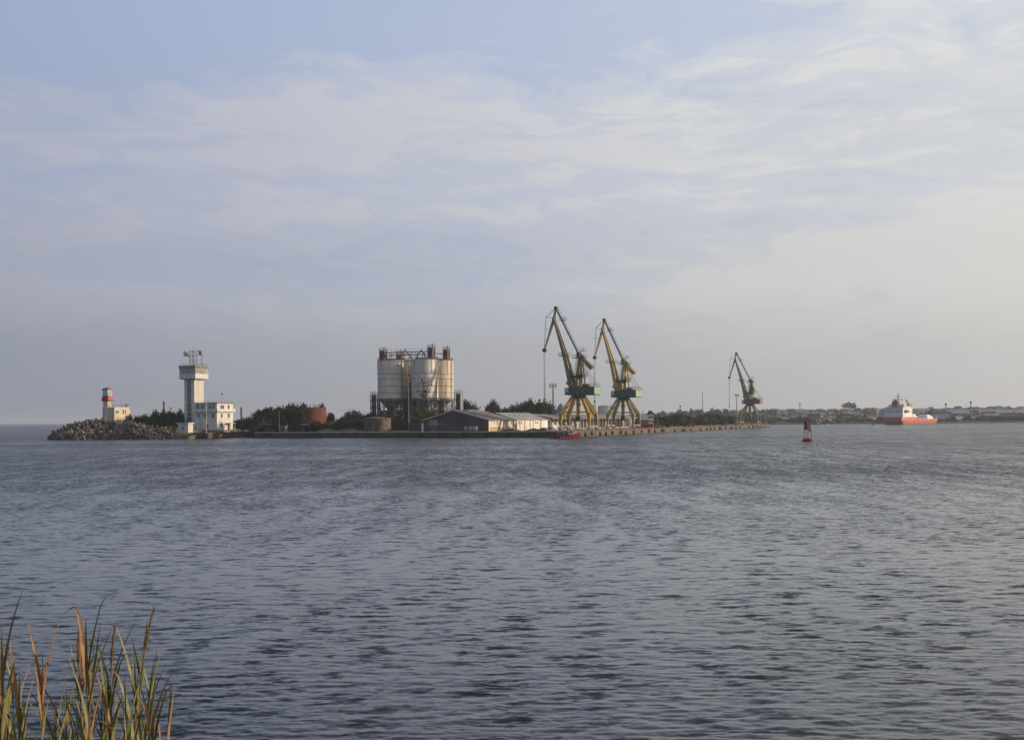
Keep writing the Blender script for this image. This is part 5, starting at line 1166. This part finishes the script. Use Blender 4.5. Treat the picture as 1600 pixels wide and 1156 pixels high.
for zl, xa, xb in zones:
    for k in range(0 if xb == 1150 else int((xb - xa) / 2.2)):
        x = rh_.uniform(xa, xb); D = rh_.choice((1420, 1550, 1700, 1850, 2000, 2100, 2180)) + rh_.uniform(-50, 50); q = rh_.randrange(5)
        X = gx(x, D); lab = kl[q] + ' ' + zl; loc = (X, D, fz(X, D) + .3)
        if first[q]: o = kinds[q]; o.location = loc; o.rotation_euler = (0, 0, rh_.uniform(-.5, .5)); first[q] = False
        else: o = dup(kinds[q], loc, rh_.uniform(-.6, .6), sc=rh_.uniform(.6, .95))
        o['label'] = lab; o['group'] = 'town houses ' + zl
# far trees
ftk = [thing('far_tree', 'x', 'tree') for _ in range(4)]
for i, t in enumerate(ftk): link('crown', CR['f'][i], t); link('trunk', TR[i % 3], t)
ff = [True] * 4; nT = 0
for zl, xa, xb in zones + [('on far shore right of second crane', 1030, 1052), ('beside the farthest crane', 1150, 1196)]:
    for k in range(int((xb - xa) / 2.6)):
        x = rh_.uniform(xa, xb); D = rh_.choice((1260, 1300, 1380, 1480, 1620, 1780, 1950, 2120, 2200)) + rh_.uniform(-40, 40); q = rh_.randrange(4)
        X = gx(x, D); h = rh_.uniform(4.0, 7.5); w_ = h * rh_.uniform(1.2, 2.2)
        if D < 1400 and xa > 1190: h *= .7
        loc = (X, D, fz(X, D)); sc = (w_ / 1.6, w_ / 1.6, h)
        if ff[q]: o = ftk[q]; o.location = loc; o.scale = sc; ff[q] = False
        else: o = dup(ftk[q], loc, rh_.uniform(0, 6), sc=sc)
        o['label'] = 'hazy dark green tree ' + zl; o['group'] = 'far trees ' + zl; nT += 1
o = dup(ftk[0], (gx(1327, 2000), 2000, fz(gx(1327, 2000), 2000) + 3), 1, sc=(13, 13, 13)); o['label'] = 'large rounded tree clump standing out on the far hilltop left of the orange ship'; del o['group']
for x, ww in ((1060, 6), (1080, 7), (1092, 8), (1112, 7), (1122, 5), (1134, 6)):
    o = dup(ftk[rh_.randrange(4)], (gx(x, 1750), 1750, fz(gx(x, 1750), 1750)), x, sc=(ww, ww, 11)); o['label'] = 'taller hazy tree on the far skyline between second and third crane'; o['group'] = 'skyline trees'
# the woods between the houses read as one mass
g = MB(); rw = random.Random(8)
for k in range(480):
    x = rw.uniform(1000, 1606) if k % 4 else rw.uniform(1030, 1215); D = rw.uniform(1255, 2350); X = gx(x, D); h = rw.uniform(2.0, 4.8); ww = h * rw.uniform(.8, 1.6); zb2 = fz(X, D)
    for q in range(46):
        v = rv(rw); p = Vector((X + v.x * ww, D + v.y * ww, zb2 + h * (.5 + .48 * v.z))); n_ = rv(rw).normalized(); a = n_.cross(rv(rw)).normalized() * h * .16; b = n_.cross(a.normalized()) * h * .16
        g.add([p - a - b * .5, p + a * .3 - b, p + a + b * .4, p - a * .2 + b], [(0, 1, 2, 3)])
g.build('far_woodland', 'leaffar', kind='stuff')
# nearer scrub along the far shore and behind the last crane
gs = 'dark scrub behind the far part of the quay'
for k in range(46):
    tt = rh_.uniform(175, 438); p = QP(tt, rh_.uniform(20, 34)); h = rh_.uniform(2.4, 5.4)
    o = tree(p, h * 1.9, h, rh_.choice('dddo'), 'dark scrub bush behind the far part of the sunlit quay', gs, low=True)
for k in range(34):
    x = rh_.uniform(1200, 1600); D = rh_.uniform(1236, 1262); X = gx(x, D); h = rh_.uniform(1.5, 3.2)
    o = dup(ftk[k % 4], (X, D, fz(X, D) - .3), k, sc=(h * 2.2, h * 2.0, h)); o['label'] = 'low brown-green shrub along the waterline of the far shore'; o['group'] = 'shrubs along the far waterline'; o['category'] = 'shrub'

# ------------------------------------------------------------------ reeds in the near left corner
rg = random.Random(77)
def blade(L, w_, bend, fold=.25, tw=0.0, kink=2.0):
    g = MB(); n = 9; vs = []
    for k in range(n + 1):
        f = k / n; ww = w_ * math.sin(math.pi * min(1, .12 + .88 * f) ** .8) * (1 - f) ** .25 if f < 1 else 0
        ww = w_ * (1 - f) ** .7 * min(1, .45 + 2.2 * f); kk = max(0, f - kink); p = Vector((bend * L * f * f + kk * L * .75, 0, L * (f - .18 * abs(bend) * f * f) - kk * L * 1.25))
        a = tw * f; dx = Vector((math.sin(a) * .2, math.cos(a), 0)) * ww / 2
        vs += [p - dx, p + Vector((fold * ww, 0, 0)), p + dx]
    g.add(vs, [(k * 3 + i, k * 3 + i + 1, (k + 1) * 3 + i + 1, (k + 1) * 3 + i) for k in range(n) for i in (0, 1)]); return g
BL = {}
for mn in ('reedgreen', 'reedolive', 'reedbrown'):
    BL[mn] = [blade(L, w_, b, tw=tw, kink=kn).mesh('leaf', mn, True) for L, w_, b, tw, kn in ((.46, .038, .12, .5, 2), (.56, .042, .26, -.5, 2), (.38, .036, .06, .3, 2), (.60, .042, .18, .7, .75), (.38, .034, .4, .2, .6), (.5, .040, .20, -.8, 2))]
def plume():
    g = MB(); 
    for k in range(110):
        f = k / 110; a = rg.uniform(0, 6.28); p = Vector((.05 * f * f, 0, f * .28)); d = Vector((math.cos(a) * .5 + .15, math.sin(a) * .5, 1)).normalized(); L = .07 * (1 - .5 * f)
        q = p + d * L; s = Vector((-d.y, d.x, 0)).normalized() * .004; g.add([p - s, p + s, q + s * .6, q - s * .6], [(0, 1, 2, 3)])
    return g.mesh('plume', 'reedbrown')
PL = plume(); SM = MB().cyl((0, 0, 0), (0, 0, 1), .0055, .0022, 6).mesh('stem', 'reedstem')
def reed(xt, yt, D, lean, mats, nl, plumed, label, group=None):
    nl += 2
    top = W(xt, yt, D); zb_ = 4.2 - .2 * D - .05; h = top.z - zb_; bx = top.x - lean * h
    t = thing('reed', label, 'reed', (bx, D, zb_), 0, group); ax = Vector((top.x - bx, 0, h)); ang = math.atan2(ax.x, ax.z)
    s = link('stem', SM, t); s.rotation_euler = (0, ang, 0); s.scale = (1, 1, ax.length * .93)
    for k in range(nl):
        f = .50 + .46 * (k + rg.random() * .5) / nl; o = link('leaf', rg.choice(BL[rg.choice(mats)]), t)
        o.location = ax * (f - .10); a = (0 if k % 2 else math.pi) + rg.uniform(-.9, .9); o.rotation_euler = (rg.uniform(-.06, .06), rg.uniform(.02, .16) , a)
        o.scale = (rg.uniform(.7, 1.1),) * 2 + (rg.uniform(.75, 1.15),)
    o = link('leaf', BL[mats[0]][2], t); o.location = ax * .80; o.rotation_euler = (0, ang + rg.uniform(-.05, .05), rg.uniform(0, 3)); o.scale = (.7, .7, ax.length * .18 / .42)
    if plumed: o = link('plume', PL, t); o.location = ax * .88; o.rotation_euler = (0, ang, 0); o.scale = (.45, .45, .85)
    return t
G_, O_, B_ = 'reedgreen', 'reedolive', 'reedbrown'
spec = [(4, 945, 7.6, .01, (B_, O_), 6, False, 'tall russet reed at the left edge of the picture'), (17, 972, 8.0, -.02, (B_, O_), 5, False, 'brown leaning reed just right of the tallest reed at the left edge'),
        (67, 988, 8.1, .01, (B_, O_), 6, False, 'single upright brown tipped reed between the left edge and the tallest clump'), (118, 965, 7.8, -.05, (B_, G_, O_), 6, True, 'reed with pale feathery tip leaning left in the tallest clump'),
        (131, 934, 7.6, -.03, (B_, O_, G_), 8, False, 'tallest reed of all with russet and olive blades'), (142, 952, 7.9, .02, (G_, O_), 7, False, 'olive bladed reed close to the right of the tallest reed'),
        (147, 968, 8.2, .03, (O_, B_), 6, False, 'pale tan reed at the right side of the tallest clump'), (174, 968, 8.0, .01, (B_, G_), 7, True, 'russet tipped reed standing between the tallest clump and the leaning one'),
        (166, 996, 8.3, -.02, (G_, O_), 6, False, 'green reed leaning on the russet tipped one'), (236, 938, 7.9, .13, (G_, O_), 5, True, 'tall thin dark plumed reed leaning right'),
        (252, 972, 8.1, .16, (G_,), 3, False, 'green blade leaning far right under the thin dark plumed reed'), (221, 980, 8.2, .08, (O_, B_), 5, False, 'reddish reed left of the thin dark plumed reed'),
        (244, 1006, 8.0, .12, (G_, O_), 5, False, 'short green reed leaning right near the right end of the reeds'), (249, 1028, 7.8, .14, (O_, B_), 5, False, 'short russet reed near the right end of the reeds'),
        (274, 1042, 8.2, .10, (B_,), 2, False, 'short orange-brown shoot, rightmost of the reeds'), (191, 1018, 7.8, -.05, (G_, O_), 5, False, 'short green reed right of the russet tipped one')]
for s in spec: reed(*s)
for k in range(18):
    x = rg.choice((rg.uniform(-10, 35), rg.uniform(20, 110), rg.uniform(80, 175), rg.uniform(150, 262)))
    reed(x, rg.uniform(1020, 1100), rg.uniform(7.4, 9.2), rg.uniform(-.05, .1), rg.choice(((G_, O_), (O_, B_), (B_, O_), (G_,))), rg.randint(4, 6), False, 'short reed of mixed green and russet blades filling in between the taller ones', 'short reeds in the lower left corner')

# ------------------------------------------------------------------ haze
hm = bpy.data.materials.new('haze'); hm.use_nodes = True; ht = hm.node_tree; ht.nodes.clear()
ho = N(ht, 'ShaderNodeOutputMaterial'); hv = N(ht, 'ShaderNodeVolumePrincipled'); hv.inputs['Color'].default_value = (.80, .87, .98, 1); hv.inputs['Density'].default_value = .00011; hv.inputs['Anisotropy'].default_value = .3
ht.links.new(hv.outputs[0], ho.inputs['Volume']); M['haze'] = hm
MB().box(-17500, 17500, -4200, 15500, -3.5, 60).build('haze', 'haze', kind='stuff')

# say which one: things of a kind that look alike are told apart by their place, counted from the left
ones = ['', 'first', 'second', 'third', 'fourth', 'fifth', 'sixth', 'seventh', 'eighth', 'ninth', 'tenth', 'eleventh', 'twelfth', 'thirteenth', 'fourteenth', 'fifteenth', 'sixteenth', 'seventeenth', 'eighteenth', 'nineteenth']
tens = ['', '', 'twenty', 'thirty', 'forty', 'fifty', 'sixty']
def ordinal(n):
    if n < 20: return ones[n]
    return tens[n // 10] + '-' + ones[n % 10] if n % 10 else tens[n // 10][:-1] + 'ieth'
short = {'bushes between the lighthouse and the white tower': 'dark bush between lighthouse and white tower', 'thicket trees left of the rusty tank': 'dark tree in thicket left of rusty tank',
         'trees left of the silos': 'dark tree between bare tree and left silo', 'trees in front of the silo legs': 'olive tree in front of the silo legs', 'tree clump behind the white shed': 'dark tree in clump behind the white shed',
         'skyline trees': 'taller hazy tree between second and third crane', 'bollards along the quay edge': 'black mooring bollard on the quay edge', 'scrub behind the front quay': 'low scrub bush behind the shadowed front quay',
         'short reeds in the lower left corner': 'short reed of mixed green and russet blades', 'shrubs along the far waterline': 'low brown-green shrub along the far waterline',
         'stone blocks along the far quay': 'rough stone block on the far sunlit quay edge', 'dark scrub behind the far part of the quay': 'dark scrub bush behind the far sunlit quay'}
sets = {}
for o in COL.objects:
    if o.parent is None and o.get('group') and not o['group'].startswith('tetrapods'):
        if o['group'] in short: o['label'] = short[o['group']]
        sets.setdefault((o['group'], o['label']), []).append(o)
for (gname, lb_), os_ in sets.items():
    if 1 < len(os_) < 66:
        for i, o in enumerate(sorted(os_, key=lambda o: o.location.x / o.location.y)):
            o['label'] = lb_ + ', ' + ('leftmost one' if i == 0 else ordinal(i + 1) + ' from left')
